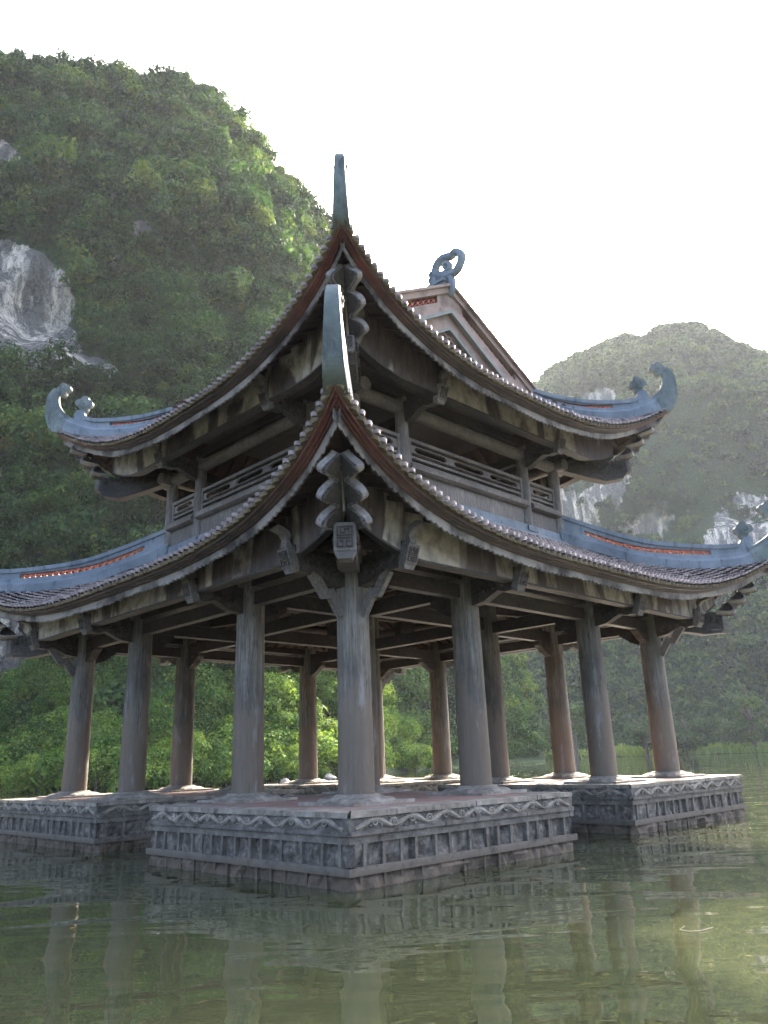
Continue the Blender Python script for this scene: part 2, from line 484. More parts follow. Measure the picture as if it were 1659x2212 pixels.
SIDES = [((1, 0, 0), (0, -1, 0)), ((0, 1, 0), (1, 0, 0)), ((-1, 0, 0), (0, 1, 0)), ((0, -1, 0), (-1, 0, 0))]   # (lateral, outward)
def spt(side, L, D, z):
    a, n = SIDES[side]
    return (a[0] * L + n[0] * D, a[1] * L + n[1] * D, z)
def sarr(side, L, D, z):
    a, n = SIDES[side]
    return np.stack([a[0] * L + n[0] * D, a[1] * L + n[1] * D, z + 0 * L], -1)

PAV = empty("pavilion", CEN, ROTZ)
tag(PAV, "two-storey wooden pavilion with upturned tiled roofs standing in the lake", "pavilion")

def tiles(roof, side, parent, extra=None):
    """overlapping scale tiles on one roof slope"""
    tw, rp = .135, .12
    V = []; F = []; T = []
    LL = np.arange(-math.floor(roof.W / tw), math.floor(roof.W / tw) + 1) * tw
    rows = int((roof.D0 + .5 - roof.Dt) / rp) + 2
    Ls = []; Ds = []; Es = []
    for r_ in range(rows):
        off = 0
        L = LL + off
        L = L[np.abs(L) < roof.W - .02]
        D = roof.De(L) - r_ * rp
        ok = (D > roof.Dt - .02) & (np.abs(L) < D + .03)
        Ls.append(L[ok]); Ds.append(D[ok])
    L = np.concatenate(Ls); D = np.concatenate(Ds); n = len(L)
    L = L + rng.uniform(-.006, .006, n); D = D + rng.uniform(-.007, .007, n) + (rng.random(n) < .02) * rng.uniform(.0, .04, n)
    lift = rng.uniform(-.004, .008, n) + (rng.random(n) < .02) * .012
    # outline: back-left, back-right, then rounded front
    ox = np.array([-.5, .5, .5, .36, .13, -.13, -.36, -.5]) * tw * .96
    oy = np.array([-.16, -.16, -.005, .03, .048, .048, .03, -.005])      # + is outward
    oz = np.array([.0, .0, .030, .042, .052, .052, .042, .030])
    k = len(ox)
    PL = L[:, None] + ox; PD = D[:, None] + oy
    base = roof.z(L[:, None], np.minimum(PD, roof.De(L)[:, None]))
    Z = base + oz + lift[:, None]
    top = sarr(side, PL, PD, Z)
    low = sarr(side, PL[:, 2:], PD[:, 2:] - .01, Z[:, 2:] - .045)
    verts = np.concatenate([top.reshape(-1, 3), low.reshape(-1, 3)])
    idx = np.arange(n)[:, None]
    quads = []
    tb = idx * k
    quads.append(np.concatenate([tb + 0, tb + 1, tb + 2, tb + 7], 1))
    quads.append(np.concatenate([tb + 7, tb + 2, tb + 3, tb + 6], 1))
    quads.append(np.concatenate([tb + 6, tb + 3, tb + 4, tb + 5], 1))
    lb = n * k + idx * 6
    for j in range(5):
        quads.append(np.concatenate([tb + 2 + j, lb + j, lb + j + 1, tb + 3 + j], 1))
    q = np.concatenate(quads)
    t = rng.uniform(0, 1, n)
    t = np.clip(t * .8 + .1, 0, 1)
    tint = np.concatenate([np.repeat(t, k), np.repeat(t, 6)])
    return bulk("roof_tiles", verts, q, MAT['tile'], parent, tint)

def grid(mb, rows, mat=0, smooth=True, flip=False):
    """rows: list of equal-length point lists"""
    n, m = len(rows), len(rows[0])
    vs = [p for r_ in rows for p in r_]
    fs = []
    for i in range(n - 1):
        for j in range(m - 1):
            f = (i * m + j, i * m + j + 1, (i + 1) * m + j + 1, (i + 1) * m + j)
            fs.append(f[::-1] if flip else f)
    mb.add(vs, fs, mat, smooth)

def eave_strip(roof, side, o0, o1, zt, zb, name, mat, parent, scal=None, n=90, follow=True, bottom=None):
    """solid strip along the eave between inward offsets o0<o1 and heights ze-zt .. ze-zb"""
    mb = MB()
    step = .0125 if scal else None
    Wm = roof.W - o0
    Ls = np.linspace(-Wm, Wm, n if not scal else int(2 * Wm / .02))
    top_o = []; top_i = []; bo = []; bi = []
    for L in Ls:
        L = float(L)
        d0 = float(roof.De(L)) - o0; d1 = float(roof.De(L)) - o1
        Li = L * (roof.W - o1) / Wm if abs(L) > roof.W - 1.2 else L
        if abs(L) > roof.W - 1.2:
            t = (abs(L) - (roof.W - 1.2)) / (1.2 - o0); Li = math.copysign(abs(L) + t * (o0 - o1), L)
        z_t = float(roof.ze(L)) - zt; z_b = float(roof.ze(L)) - zb
        if scal:
            ph = L / scal[0]
            z_b += -scal[1] * (abs(math.sin(PI * ph)) ** .6) - scal[1] * .5 * math.sin(L * 3.1 + side) * abs(math.sin(PI * ph * .25))
        top_o.append(spt(side, L, d0, z_t)); top_i.append(spt(side, Li, d1, z_t)); bo.append(spt(side, L, d0, z_b)); bi.append(spt(side, Li, d1, z_b))
    grid(mb, [top_o, bo], flip=True, smooth=False); grid(mb, [bo, bi], flip=True, smooth=False); grid(mb, [bi, top_i], flip=True, smooth=False); grid(mb, [top_i, top_o], flip=True, smooth=False)
    return mb.build(name, mat, parent)

def drip_caps(roof, side, parent):
    mb = MB(); tw = .135
    n = int(roof.W / tw)
    for i in range(-n, n + 1):
        L = i * tw
        d = float(roof.De(L)); z = float(roof.ze(L))
        dz = float(roof.ze(abs(L) + .05) - roof.ze(abs(L) - .05)) / .1 * (1 if L > 0 else -1)
        ax = Vector(spt(side, 1, 0, dz)).normalized()
        out = Vector(spt(side, 0, 1, -.15)).normalized()
        up = ax.cross(out); up = -up if up.z < 0 else up
        o = Vector(spt(side, L, d - .05, z + .03))
        poly = [(.062 * math.cos(a), .105 * max(0, math.sin(a))) for a in np.linspace(0, PI, 8)]
        mb.prism(poly, o, ax, out, up, -.02 + random.uniform(-.006, .006), .028, smooth=False)
        mb.tube([o + out * -.02 + ax * .0675 + up * .0, o + out * .075 + ax * .0675 - up * .012], .013, 6)
    return mb.build("eave_tile_row", MAT['drip'], parent)

def soffit(roof, side, parent, Dlim):
    mb = MB()
    vs = np.linspace(0, 1, 12)
    top = []; 
    for v in vs:
        row = []
        for u in np.linspace(-1, 1, 41):
            o = .15
            de = float(roof.De(u * roof.W)) - o
            D = de + (Dlim - de) * v
            Wv = (roof.W - o) + (Dlim - (roof.W - o)) * v
            L = u * Wv
            zz = float(roof.z(L, D)) - .15
            zz = min(zz, float(roof.ze(u * roof.W)) - .05) if v < .02 else zz
            row.append(spt(side, L, D, zz))
        top.append(row)
    grid(mb, top)
    # rafters under the boarding (tile battens run along the slope)
    nr = int(2 * roof.W / .32)
    for i in range(nr + 1):
        L = -roof.W + .15 + i * (2 * roof.W - .3) / nr
        pts = []
        d1 = float(roof.De(L)) - .25
        dmin = max(Dlim, abs(L) + .05)
        if d1 - dmin < .2: continue
        for D in np.linspace(d1, dmin, 7):
            pts.append(Vector(spt(side, L, float(D), float(roof.z(L, D)) - .19)))
        a = Vector(SIDES[side][0])
        vsn = []
        for p in pts: vsn += [p - a * .035 + Vector((0, 0, .03)), p - a * .035 - Vector((0, 0, .03)), p + a * .035 - Vector((0, 0, .03)), p + a * .035 + Vector((0, 0, .03))]
        fs = []
        for j in range(len(pts) - 1):
            for q in range(3): fs.append((j * 4 + q, j * 4 + q + 1, (j + 1) * 4 + q + 1, (j + 1) * 4 + q))
        fs.append((0, 1, 2, 3))
        mb.add(vsn, fs)
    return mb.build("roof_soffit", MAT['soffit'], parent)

def frieze(roof, side, D, zb, zb_end, Lf, parent):
    """painted board under the eave"""
    mb = MB(); o = []; 
    lim = D
    rt, rb, it, ib = [], [], [], []
    for L in np.linspace(-lim, lim, 61):
        L = float(L)
        t = max(0, (abs(L) - Lf) / (lim - Lf))
        z0 = zb + (zb_end - zb) * t ** 1.6
        z1 = float(roof.z(L, D)) - .14
        Li = L * (D - .12) / D
        rt.append(spt(side, L, D, z1)); rb.append(spt(side, L, D, z0)); it.append(spt(side, Li, D - .12, z1)); ib.append(spt(side, Li, D - .12, z0 - .0))
    grid(mb, [rt, rb], flip=True); grid(mb, [rb, ib], flip=True); grid(mb, [ib, it], flip=True)
    ob = mb.build("eave_board", MAT['paint'], parent)
    lb = MB(); a_, b_, c_, d_ = [], [], [], []
    for L in np.linspace(-lim, lim, 61):
        L = float(L); t = max(0, (abs(L) - Lf) / (lim - Lf)); z0 = zb + (zb_end - zb) * t ** 1.6
        a_.append(spt(side, L, D + .012, z0 + .01)); b_.append(spt(side, L, D + .012, z0 - .018)); c_.append(spt(side, L * (D - .16) / D, D - .16, z0 - .018)); d_.append(spt(side, L * (D - .16) / D, D - .16, z0 + .02))
    grid(lb, [a_, b_, c_, d_], flip=True, smooth=False); grid(lb, [d_, a_], flip=True, smooth=False)
    lb.build("board_lip", MAT['wood'], ob)
    return ob

for nm, roof, dl in (("lower_roof", LOW, 2.9), ("upper_roof", UPP, 2.62)):
    mbe = MB()
    # thin solid deck between tiles and soffit so no light leaks
    for s in range(4):
        rows = []
        for v in np.linspace(0, 1, 14):
            row = []
            for u in np.linspace(-1, 1, 45):
                de = float(roof.De(u * roof.W)) - .03
                D = de + (roof.Dt - de) * v; Wv = (roof.W - .03) + (roof.Dt - roof.W + .03) * v
                L = u * Wv
                row.append(spt(s, L, D, float(roof.z(L, D)) - .02))
            rows.append(row)
        grid(mbe, rows, flip=True)
    RP = mbe.build(nm, MAT['tile'], PAV)
    for s in range(4):
        tiles(roof, s, RP)
        drip_caps(roof, s, RP)
        eave_strip(roof, s, .03, .10, -.01, .032, "fascia_moulding", MAT['red'], RP)
        eave_strip(roof, s, .08, .14, .018, .048, "fascia_moulding", MAT['red'], RP)
        eave_strip(roof, s, .12, .18, .034, .064, "fascia_moulding", MAT['red'], RP)
        eave_strip(roof, s, .16, .19, .05, .14, "scalloped_fringe", MAT['fringe'], RP, scal=(.105, .04))
        soffit(roof, s, RP, dl)

for s in range(4):
    frieze(LOW, s, 4.86, 3.61, 4.0, 3.6, PAV)
    frieze(UPP, s, 3.72, 6.88, 7.2, 2.6, PAV)

# ------------------------------------------------------------------ hip ridges, horns, scrolls
RT2 = math.sqrt(2)
CORN = [(1, -1), (1, 1), (-1, 1), (-1, -1)]
def cframe(c):
    d = Vector((CORN[c][0], CORN[c][1], 0)) / RT2        # unit outward on the diagonal
    n = Vector((-d.y, d.x, 0))
    return d, n
def cp(c, dd, z, off=0):
    d, n = cframe(c)
    return d * (dd * RT2) + n * off + Vector((0, 0, z))

def scroll(c, dd, z, r, parent, flipx=1, mat='horn'):
    """cloud scroll: trefoil of discs with a spiral relief, lying in the plane of the hip"""
    d, n = cframe(c); o = cp(c, dd, z)
    mb = MB()
    def disc(a, b, rr, th):
        poly = [(a + rr * math.cos(t), b + rr * math.sin(t)) for t in np.linspace(0, 2 * PI, 22, endpoint=False)]
        mb.prism(poly, o, d, Vector((0, 0, 1)), n, -th, th, smooth=True)
    disc(0, 0, r * .56, .075)
    for ang in (100, 180, 262, 20):
        a = R(ang); disc(-math.cos(a) * r * .55 * -flipx, math.sin(a) * r * .55, r * .46, .055 if flipx > 0 else .066)
    for sgn in (-1, 1):
        pts = []
        for i in range(26):
            t = i / 25; a = t * 2.4 * PI; rr = r * (.12 + .36 * t)
            pts.append(o + d * (rr * math.cos(a) * flipx) + Vector((0, 0, rr * math.sin(a))) + n * sgn * .075)
        mb.tube(pts, [r * (.05 + .07 * (i / 25)) for i in range(26)], 6)
        mb.tube([o + n * sgn * .06, o + n * sgn * .105], [r * .16, r * .10], 10)
    return mb.build("cloud_scroll", MAT[mat], parent)

def slab(mb, c, poly, th, mat=0, smooth=False):
    d, n = cframe(c)
    mb.prism([(p[0] * RT2, p[1]) for p in poly], (0, 0, 0), d, (0, 0, 1), n, -th, th, mat, smooth)

def lerp_poly(P, x):
    for a, b in zip(P, P[1:]):
        if a[0] <= x <= b[0] or a is P[-2]:
            if a[0] <= x <= b[0]: return a[1] + (b[1] - a[1]) * (x - a[0]) / (b[0] - a[0])
    return P[0][1] if x < P[0][0] else P[-1][1]

def smooth_pts(P, n):
    """Catmull-Rom through tuples"""
    P = [np.array(p, float) for p in P]; out = []
    for i in range(len(P) - 1):
        p0, p1, p2, p3 = P[max(i - 1, 0)], P[i], P[i + 1], P[min(i + 2, len(P) - 1)]
        for k in range(n):
            t = k / n
            out.append(.5 * ((2 * p1) + (p2 - p0) * t + (2 * p0 - 5 * p1 + 4 * p2 - p3) * t * t + (3 * p1 - p0 - 3 * p2 + p3) * t ** 3))
    out.append(P[-1]); return [tuple(float(q) for q in p) for p in out]

UP_ST = [  # outer(d,z) mid(d,z) inner(d,z) half width
    (2.50, 8.56, 2.50, 8.66, 2.50, 8.74, .17), (3.03, 8.20, 3.03, 8.30, 3.03, 8.41, .17), (3.48, 7.99, 3.48, 8.15, 3.48, 8.28, .17),
    (3.97, 7.97, 3.98, 8.14, 3.97, 8.27, .17), (4.30, 8.04, 4.25, 8.25, 4.22, 8.36, .165), (4.52, 8.11, 4.44, 8.38, 4.40, 8.49, .14),
    (4.68, 8.20, 4.56, 8.52, 4.50, 8.61, .118), (4.775, 8.52, 4.68, 8.72, 4.585, 8.78, .098), (4.79, 8.80, 4.70, 8.90, 4.61, 8.93, .084),
    (4.775, 9.03, 4.70, 9.06, 4.61, 9.07, .074), (4.70, 9.20, 4.65, 9.18, 4.58, 9.13, .062)]
LO_ST = [
    (2.80, 5.32, 2.80, 5.54, 2.80, 5.70, .17), (3.44, 5.02, 3.44, 5.19, 3.44, 5.32, .17), (3.90, 4.78, 3.90, 4.99, 3.90, 5.12, .17),
    (4.37, 4.66, 4.38, 4.88, 4.38, 5.02, .17), (4.84, 4.62, 4.85, 4.84, 4.86, 4.98, .17), (5.20, 4.65, 5.22, 4.87, 5.22, 5.0, .17),
    (5.47, 4.72, 5.43, 4.95, 5.40, 5.07, .165)] + [(a + 1.27, b - 3.27, c + 1.26, d - 3.27, e + 1.24, f - 3.27, g * 1.06) for a, b, c, d, e, f, g in UP_ST[6:]]
def hip(c, st, slot_t, slot_b, rail_top, stem, c_small, c_big, parent):
    mb = MB()
    d, n = cframe(c)
    S = smooth_pts(st, 9)
    rings = []
    for (ao, bo, am, bm, ai, bi, w_) in S:
        a1, b1 = am + (ai - am) * .5, bm + (bi - bm) * .5
        rings.append([cp(c, ao, bo, -w_ * .92), cp(c, am, bm, -w_), cp(c, a1, b1, -w_ * .55), cp(c, ai, bi, -w_ * .5), cp(c, ai, bi, w_ * .5), cp(c, a1, b1, w_ * .55), cp(c, am, bm, w_), cp(c, ao, bo, w_ * .92)])
    k = 8; cut = len(rings) - 1 - 9 * 5
    hn_ = MB()
    for m_, rg in ((mb, rings[:cut + 1]), (hn_, rings[cut:])):
        vs = [p for r_ in rg for p in r_]
        m_.add(vs, [(i * k + j, i * k + (j + 1) % k, (i + 1) * k + (j + 1) % k, (i + 1) * k + j) for i in range(len(rg) - 1) for j in range(k)], 0, False)
        m_.add(rg[0], [tuple(range(8))]); m_.add(rg[-1], [tuple(range(8))[::-1]])
    # tip knob
    tip = cp(c, (S[-1][0] + S[-1][4]) / 2, (S[-1][1] + S[-1][5]) / 2)
    hr = mb.build("hip_ridge", MAT['blue'], parent)
    hn_.build("horn", MAT['horn'], hr)
    # upper rail
    rl = MB()
    x0, x1 = slot_t[0][0], slot_t[-1][0]
    rt = smooth_pts(rail_top, 4)
    st_ = smooth_pts(slot_t, 4)
    sb_ = smooth_pts(slot_b, 4)
    inner = [(q[4], q[5]) for q in S]
    inn = lambda x: lerp_poly(inner, x)
    # solid end pieces
    xs0 = rail_top[0][0]
    slab(rl, c, [(xs0, inn(xs0) - .05), (x0, inn(x0) - .05), (x0, lerp_poly(rt, x0) - .03), (xs0, lerp_poly(rt, xs0) - .03)], .075)
    xe = rail_top[-1][0]
    body = [(x1, inn(x1) - .05)] + [(x, inn(x) - .03) for x in np.linspace(x1 + .02, stem[0], 6)] + stem[1] + [(x, lerp_poly(rt, x) - .03) for x in np.linspace(xe, x1, 5)]
    slab(rl, c, body, .075)
    # rail above the slot: two steps
    pts_b = [(x, lerp_poly(st_, x)) for x in np.linspace(x0, x1, 14)]
    pts_t = [(x, lerp_poly(rt, x) - .04) for x in np.linspace(x1, x0, 14)]
    slab(rl, c, pts_b + pts_t, .075)
    xx = np.linspace(xs0, xe, 22)
    slab(rl, c, [(x, lerp_poly(rt, x) - .085) for x in xx] + [(x, lerp_poly(rt, x)) for x in xx[::-1]], .105)
    # bottom rail of the slot
    slab(rl, c, [(x, inn(x) - .05) for x in np.linspace(x0, x1, 14)] + [(x, lerp_poly(sb_, x)) for x in np.linspace(x1, x0, 14)], .085)
    rl.build("ridge_rail", MAT['blue'], hr)
    # lattice: pierced flower tiles
    la = MB()
    u = x0 + .01
    hgt = lambda x: lerp_poly(st_, x) - lerp_poly(sb_, x)
    while u < x1 - .02:
        h_ = hgt(u); m = (lerp_poly(st_, u) + lerp_poly(sb_, u)) / 2
        w2 = h_ / RT2
        sl = (lerp_poly(st_, min(u + .05, x1)) - lerp_poly(st_, u)) / .05
        o = cp(c, u, m); dirx = (cp(c, u + .05, m + sl * .05) - o).normalized(); up = Vector((0, 0, 1))
        hh = h_ / 2 + .01
        for q in (-1, 1):
            la.prism([(-hh, -hh * q - .012), (-hh, -hh * q + .012), (hh, hh * q + .012), (hh, hh * q - .012)], o, dirx, up, n, -.035, .035)
        la.prism([(-hh * .42, 0), (0, -hh * .42), (hh * .42, 0), (0, hh * .42)], o, dirx, up, n, -.042, .042)
        la.prism([(hh * .7, -hh), (hh * 1.3, -hh), (hh, -hh * .45)], o, dirx, up, n, -.035, .035)
        la.prism([(hh * .7, hh), (hh * 1.3, hh), (hh, hh * .45)], o, dirx, up, n, -.035, .035)
        u += 2 * hh / RT2
    la.build("lattice_panel", MAT['lattice'], hr)
    scroll(c, c_small[0], c_small[1], c_small[2], hr, 1)
    scroll(c, c_big[0], c_big[1], c_big[2], hr, -1)
    return hr

for c in range(4):
    hip(c, UP_ST, [(2.70, 8.62), (3.24, 8.38), (3.79, 8.33)], [(2.70, 8.53), (3.23, 8.31), (3.79, 8.255)],
        [(2.5, 8.84), (2.6, 8.78), (3.0, 8.58), (3.5, 8.45), (4.01, 8.43), (4.17, 8.5)],
        (4.3, [(4.34, 8.45), (4.345, 8.56), (4.30, 8.66), (4.20, 8.62)]), (4.22, 8.80, .19), (4.545, 9.16, .155), PAV)
    hip(c, LO_ST, [(3.15, 5.58), (3.70, 5.29), (4.17, 5.155), (4.9, 5.07)], [(3.15, 5.46), (3.69, 5.18), (4.15, 5.05), (4.9, 4.985)],
        [(2.84, 5.93), (2.92, 5.88), (3.48, 5.57), (3.94, 5.36), (4.41, 5.25), (5.01, 5.18), (5.30, 5.20)],
        (5.45, [(5.50, 5.12), (5.53, 5.25), (5.50, 5.36), (5.40, 5.32)]), (5.43, 5.48, .19), (5.80, 5.89, .165), PAV)

# ------------------------------------------------------------------ upper main slopes, gables, ridge
GY = 2.58
mb = MB()
for s in (1, 3):
    rows = []
    for v in np.linspace(0, 1, 8):
        D = 2.58 * (1 - v)
        rows.append([spt(s, float(L), D, 8.66 + 1.45 * v - .12 * math.sin(PI * v)) for L in np.linspace(-GY, GY, 12)])
    grid(mb, rows, flip=True)
top_roof = mb.build("upper_roof_slope", MAT['tile'], PAV)
AP, FT = 10.15, 8.70
def lam(a_out, s_out, a_in, s_in, zb):
    """inverted-V plate polygon between an outer and an inner roof line, cut at zb"""
    xo = (a_out - zb) / s_out; xi = (a_in - zb) / s_in
    return [(0, a_out), (xo, zb), (xi, zb), (0, a_in), (-xi, zb), (-xo, zb)]
for sg in (-1, 1):
    ax, up, n = Vector((1, 0, 0)), Vector((0, 0, 1)), Vector((0, sg, 0))
    g = MB()
    so_, si_ = .55, .60
    zb = 8.45
    O = (0, 0, 0)
    # backing wall and recessed carved field
    g.prism([(0, AP - .05), ((AP - zb) / so_, zb), (-(AP - zb) / so_, zb)], O, ax, up, n, GY - .25, GY - .12)
    g.prism(lam(9.62, si_, 9.26, .60, zb), O, ax, up, n, GY - .14, GY - .03)
    g.prism(lam(9.88, so_, 9.62, si_, zb), O, ax, up, n, GY - .14, GY + .05)
    # slot zone: solid at apex and at foot
    def seg(sgn, x0, x1, za, zb_, t0, t1):
        g.prism([(sgn * x0, AP - so_ * x0 - za), (sgn * x1, AP - so_ * x1 - za), (sgn * x1, AP - so_ * x1 - zb_), (sgn * x0, AP - so_ * x0 - zb_)], O, ax, up, n, t0, t1)
    g.prism([(0, AP - .1), (.37, AP - .1 - .37 * so_), (.37, AP - .29 - .37 * so_), (0, AP - .29), (-.37, AP - .29 - .37 * so_), (-.37, AP - .1 - .37 * so_)], O, ax, up, n, GY - .14, GY + .05)
    for q in (-1, 1):
        seg(q, 2.0, 2.75, .1, .29, GY - .14, GY + .05)
    wall = g.build("gable_wall", MAT['gable'], PAV)
    cpm = MB()
    cpm.prism(lam(AP + .02, so_, AP - .11, so_, zb + .15), O, ax, up, n, GY - .3, GY + .10)
    cpm.prism(lam(AP + .08, so_, AP + .02, so_, zb + .15), O, ax, up, n, GY - .3, GY + .16)
    cpm.build("rake_moulding", MAT['gable'], wall)
    mo = MB()
    mo.prism(lam(9.66, si_, 9.59, si_, zb), O, ax, up, n, GY + .03, GY + .085)
    mo.prism(lam(9.30, .60, 9.24, .60, zb), O, ax, up, n, GY - .04, GY + .01)
    mo.build("inner_moulding", MAT['gdark'], wall)
    la = MB()
    for q in (-1, 1):
        x = .42
        while x < 1.98:
            m = AP - so_ * x - .195
            for e in (-1, 1):
                la.prism([(-.085, -.09 * e - .012), (-.085, -.09 * e + .012), (.085, .09 * e + .012), (.085, .09 * e - .012)], (q * x, 0, m), ax, up, n, GY - .08, GY - .01)
            la.prism([(-.035, 0), (0, -.035), (.035, 0), (0, .035)], (q * x, 0, m), ax, up, n, GY - .09, GY)
            x += .155
    la.build("lattice_panel", MAT['lattice'], wall)
    # carved cloud field
    cf = MB()
    rr = random.Random(5)
    for i in range(8):
        z0 = 9.12 - i * .075
        hw = (9.2 - z0) / .6
        x = -hw
        while x < hw:
            ln = rr.uniform(.12, .22)
            pts = [(x + ln * t, sg * (GY - .09 + .01 * rr.random()), z0 + .03 * math.sin(t * 6 + i) + .02 * rr.random()) for t in np.linspace(0, 1, 6)]
            cf.tube(pts, [.008, .022, .026, .026, .02, .008], 5)
            x += ln * .8
    cf.build("carved_panel", MAT['gable'], wall)
    # ridge-end ornament, in the plane of the main ridge
    loop = [(-2.323, 10.677), (-2.376, 10.802), (-2.484, 10.874), (-2.63, 10.86), (-2.728, 10.821), (-2.83, 10.854), (-2.938, 10.784), (-2.971, 10.666), (-2.904, 10.526), (-2.797, 10.452), (-2.601, 10.483), (-2.407, 10.590), (-2.323, 10.677)]
    spiral = [(-2.44, 10.58), (-2.607, 10.556), (-2.697, 10.609), (-2.676, 10.709), (-2.578, 10.748), (-2.545, 10.69), (-2.60, 10.63), (-2.63, 10.66)]
    legl = [(-2.391, 10.603), (-2.328, 10.546), (-2.30, 10.42), (-2.30, 10.2)]
    legr = [(-2.40, 10.55), (-2.50, 10.47), (-2.62, 10.44), (-2.706, 10.36), (-2.725, 10.228), (-2.70, 10.10), (-2.62, 10.02)]
    curl = [(-2.62, 10.2), (-2.54, 10.23), (-2.50, 10.31), (-2.55, 10.38), (-2.61, 10.35), (-2.59, 10.30)]
    orn = MB()
    def rib(P, w0, w1, th, steps=5):
        Q = smooth_pts(P, steps); m = len(Q)
        pts = [Vector((0, -sg * y, z)) for y, z in Q]
        vs = []
        for i, p in enumerate(pts):
            t = (pts[min(i + 1, m - 1)] - pts[max(i - 1, 0)]).normalized(); sd_ = t.cross(Vector((1, 0, 0))).normalized()
            ww = w0 + (w1 - w0) * i / (m - 1)
            for (aa, bb) in ((-ww, -th * .6), (-ww * .5, -th), (ww * .5, -th), (ww, -th * .6), (ww, th * .6), (ww * .5, th), (-ww * .5, th), (-ww, th * .6)):
                vs.append(p + sd_ * aa + Vector((bb, 0, 0)))
        fs = [(i * 8 + j, i * 8 + (j + 1) % 8, (i + 1) * 8 + (j + 1) % 8, (i + 1) * 8 + j) for i in range(m - 1) for j in range(8)]
        fs += [tuple(range(8))[::-1], tuple((m - 1) * 8 + q for q in range(8))]
        orn.add(vs, fs)
    rib([(-2.62 + (y + 2.62) * 1.10, 10.66 + (z - 10.66) * 1.10) for y, z in loop], .07, .07, .085); rib(spiral, .05, .035, .06); rib(legl, .06, .08, .07); rib(legr, .05, .07, .075); rib(curl, .05, .03, .06)
    for (y, z) in ((-2.225, 10.669), (-2.205, 10.54), (-2.21, 10.40)):
        rib([(y + .05 * math.cos(a), z + .045 * math.sin(a)) for a in np.linspace(0, 2 * PI, 9)], .035, .035, .055, 2)
    rib([(-2.15, 10.26), (-2.35, 10.30), (-2.55, 10.27)], .07, .05, .07)
    orn.build("ridge_ornament", MAT['blue'], PAV)
# main ridge
mb = MB()
mb.box((0, 0, 10.17), (.26, 2 * GY + .1, .22)); mb.box((0, 0, 10.31), (.34, 2 * GY + .14, .07))
mb.build("main_ridge", MAT['blue'], PAV)

# ------------------------------------------------------------------ columns
DZ = .81
GRID = [-H, -HI, HI, H]
def base_mesh(c):
    mb = MB()
    mb.box((c[0], c[1], DZ + .0175), (.98, .98, .035))
    mb.lathe([(.46, DZ + .03), (.45, DZ + .045), (.40, DZ + .07), (.33, DZ + .085), (.29, DZ + .088), (.285, DZ + .105), (.26, DZ + .11)], (c[0], c[1], 0), 64, wave=(.035, 16, .32))
    return mb
def col_mesh(r0, r1, z0, z1, seed):
    mb = MB(); rr = random.Random(seed); a0 = rr.random() * 6
    prof = []; N = 14; vs = []; seg = 36
    for i in range(N + 1):
        t = i / N; z = z0 + (z1 - z0) * t
        r_ = r0 + (r1 - r0) * t
        for k in range(seg):
            a = 2 * PI * k / seg
            e = 1 + .010 * math.sin(2 * a + a0 + t * 2) + .008 * math.sin(3 * a + a0 * 2 - t * 3) + .004 * math.sin(9 * a + a0 + 2 * math.sin(5 * t))
            vs.append((r_ * e * math.cos(a), r_ * e * math.sin(a), z))
    mb.add(vs, [(i * seg + k, i * seg + (k + 1) % seg, (i + 1) * seg + (k + 1) % seg, (i + 1) * seg + k) for i in range(N) for k in range(seg)], 0, True)
    mb.add(vs[-seg:], [tuple(range(seg))])
    return mb
ci = 0
for ix, x in enumerate(GRID):
    for iy, y in enumerate(GRID):
        inner = abs(x) < 2 and abs(y) < 2
        zt = 5.1 if inner else 3.92
        o = col_mesh(.222, .195, DZ + .1 - DZ, zt - DZ, ci).build("column", MAT['column'], PAV, (x, y, DZ)); ci += 1
        o.rotation_euler.z = (ci * 37 % 8) * PI / 4 * .0
        b = base_mesh((0, 0)).build("column_base", MAT['stone'], o, (0, 0, -DZ))
        for v_ in b.data.vertices: pass

# beams of the lower storey
def beam(name, p, q, r_, mat='beam', parent=PAV):
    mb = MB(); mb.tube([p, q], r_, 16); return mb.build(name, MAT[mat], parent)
def rbeam(name, p, q, w_, h_, mat='beam', parent=PAV):
    p, q = Vector(p), Vector(q); t = (q - p).normalized(); s_ = t.cross(Vector((0, 0, 1))).normalized(); u = s_.cross(t)
    mb = MB(); m = Matrix((s_, t, u)).transposed()
    mb.box((p + q) / 2, (w_, (q - p).length, h_), m); return mb.build(name, MAT[mat], parent, bevel=.008)
for s in range(4):
    rbeam("ring_beam", spt(s, -H + .15, H, 3.60), spt(s, H - .15, H, 3.60), .15, .20)
    rbeam("ring_beam", spt(s, -H + .1, H, 3.83), spt(s, H - .1, H, 3.83), .22, .12)
    rbeam("ring_beam", spt(s, -HI, HI, 3.74), spt(s, HI, HI, 3.74), .17, .24)
    for L in (-HI, HI):
        rbeam("cross_beam", spt(s, L, HI + .1, 3.66), spt(s, L, H - .1, 3.66), .15, .22)
        rbeam("cross_beam", spt(s, L, HI + .1, 4.45), spt(s, L, 3.0, 4.45), .14, .2)
        rbeam("queen_post", spt(s, L, 2.8, 3.77), spt(s, L, 2.81, 4.36), .18, .5)
    beam("purlin", spt(s, -4.3, 4.35, 3.86), spt(s, 4.3, 4.35, 3.86), .07)
    beam("purlin", spt(s, -3.35, 3.35, 4.32), spt(s, 3.35, 3.35, 4.32), .09)
    beam("purlin", spt(s, -2.8, 2.8, 4.62), spt(s, 2.8, 2.8, 4.62), .1)
rbeamz = MB(); rbeamz.box((0, 0, 5.16), (5.5, 5.5, .1))
for k in range(-6, 7): rbeamz.box((k * .42, 0, 5.06), (.09, 5.4, .11))
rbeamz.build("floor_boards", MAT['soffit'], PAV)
for c in range(4):
    rbeam("hip_beam", cp(c, 1.75, 4.05), cp(c, 3.8, 3.72), .15, .22)

